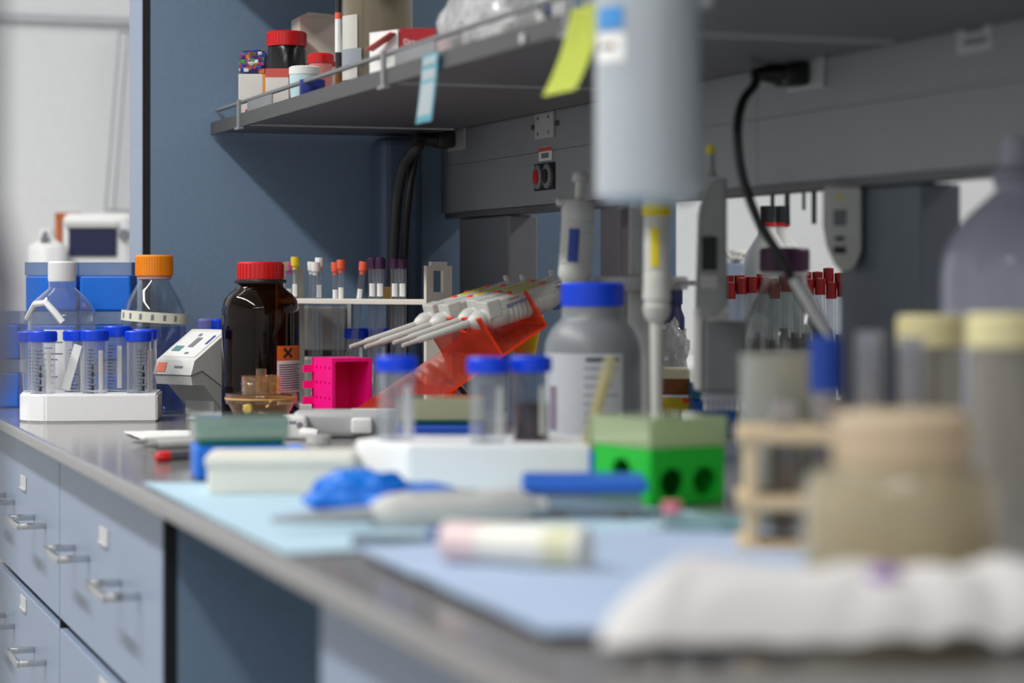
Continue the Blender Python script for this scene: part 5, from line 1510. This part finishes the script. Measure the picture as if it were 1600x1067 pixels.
# rack of red capped tubes
D = 2.75
p = B(1230, D)
rk = thing('tube_stand', 'dark low rack full of red capped tubes beyond the gap', 'tube rack', p, RZ)
obj('base', add_box(BM(), (0, 0.02, 0.008), (0.16, 0.07, 0.016), bevel=0.001), mat('rack_dark', (60, 62, 66), 0.5), rk)
for s in (-1, 1):
    obj('end_plate', add_box(BM(), (s * 0.078, 0.02, 0.04), (0.004, 0.07, 0.08)), mat('rack_dark', (60, 62, 66), 0.5), rk)
M_darkred = mat('cap_dark_red', (150, 14, 18), 0.4)
M_blood = mat('tube_dark', (70, 34, 34), 0.3)
rnd = random.Random(5)
proto = None
names = ['first', 'second', 'third', 'fourth', 'fifth', 'sixth', 'seventh', 'eighth', 'ninth', 'tenth', 'eleventh']
for row in range(2):
    for i in range(11):
        q = local(p, -0.069 + i * 0.0138, 0.008 + row * 0.024, 0.0165 + (rnd.uniform(0, 0.009) if i or row else 0), RZ)
        lab = '%s red capped tube in the %s row beyond the gap, counted from the carousel' % (names[i], ('front', 'rear')[row])
        if proto is None:
            proto = thing('stoppered_tube', lab, 'tube', q, RZ, 'red capped tubes beyond the gap')
            obj('glass', add_lathe(BM(), [(0, 0), (0.0055, 0.002), (0.006, 0.006), (0.006, 0.128)], 16), M_tube, proto, smooth=True)
            obj('contents', add_lathe(BM(), [(0, 0.002), (0.005, 0.006), (0.005, 0.07), (0, 0.07)], 12), M_blood, proto, smooth=True)
            obj('cap', add_lathe(BM(), [(0, 0.126), (0.0066, 0.126), (0.0066, 0.146), (0, 0.147)], 18), M_darkred, proto, smooth=True)
            first = proto
        else:
            c_ = proto.copy(); COL.objects.link(c_)
            c_.location = q; c_['label'] = lab
            for ch in proto.children:
                d_ = ch.copy(); COL.objects.link(d_); d_.parent = c_
            c_.location.z += rnd.uniform(0, 0.012) * (row == 1)
# dark strips hanging from the underside of the panel
for i, (px, y1, wd) in enumerate(((1207, 342, 0.004), (1230, 352, 0.005), (1256, 328, 0.003), (1272, 350, 0.0045))):
    x_ = 0.975
    D = x_ / (SN + CS * (px - 800) / F)
    q = W(px, 432, D)
    zt = PZ0
    zb = CZ - (y1 - 432) * D / F
    o = obj('hanging_strip', add_box(BM(), (0, 0, (zb - zt) / 2), (wd, 0.002, zt - zb)), mat('strip_slate', (70, 80, 90), 0.5), loc=(q.x, q.y, zt), rotz=RZ)
    tag(o, ('dark strip hanging under the panel, nearest the multichannel pipette', 'dark strip hanging under the panel, second from the multichannel pipette', 'short thin dark strip hanging under the panel', 'dark strip hanging under the panel, nearest the gauge')[i], 'strip', 'dark strips under the panel')
p = B(1450, 2.7)
o = obj('teal_box', add_box(BM(), (0.0, 0.03, 0.07), (0.10, 0.06, 0.14), bevel=0.002), mat('box_teal', (18, 84, 112), 0.5), loc=p, rotz=RZ)
o.scale = (1, 1, (0.17 - (424 - 432) * 2.7 / F) / 0.14)
tag(o, 'dark teal box beyond the gap, beside the slate post', 'box')
p = B(1052, 2.75)
o = obj('navy_bottle', add_lathe(BM(), [(0, 0), (0.014, 0), (0.014, 0.12), (0.010, 0.13), (0.010, 0.136), (0.0115, 0.136), (0.0115, 0.16), (0, 0.161)], 28), mat('bottle_navy', (24, 34, 84), 0.4), loc=p, smooth=True)
tag(o, 'small navy bottle beyond the gap, behind the crumpled silvery bag', 'bottle')
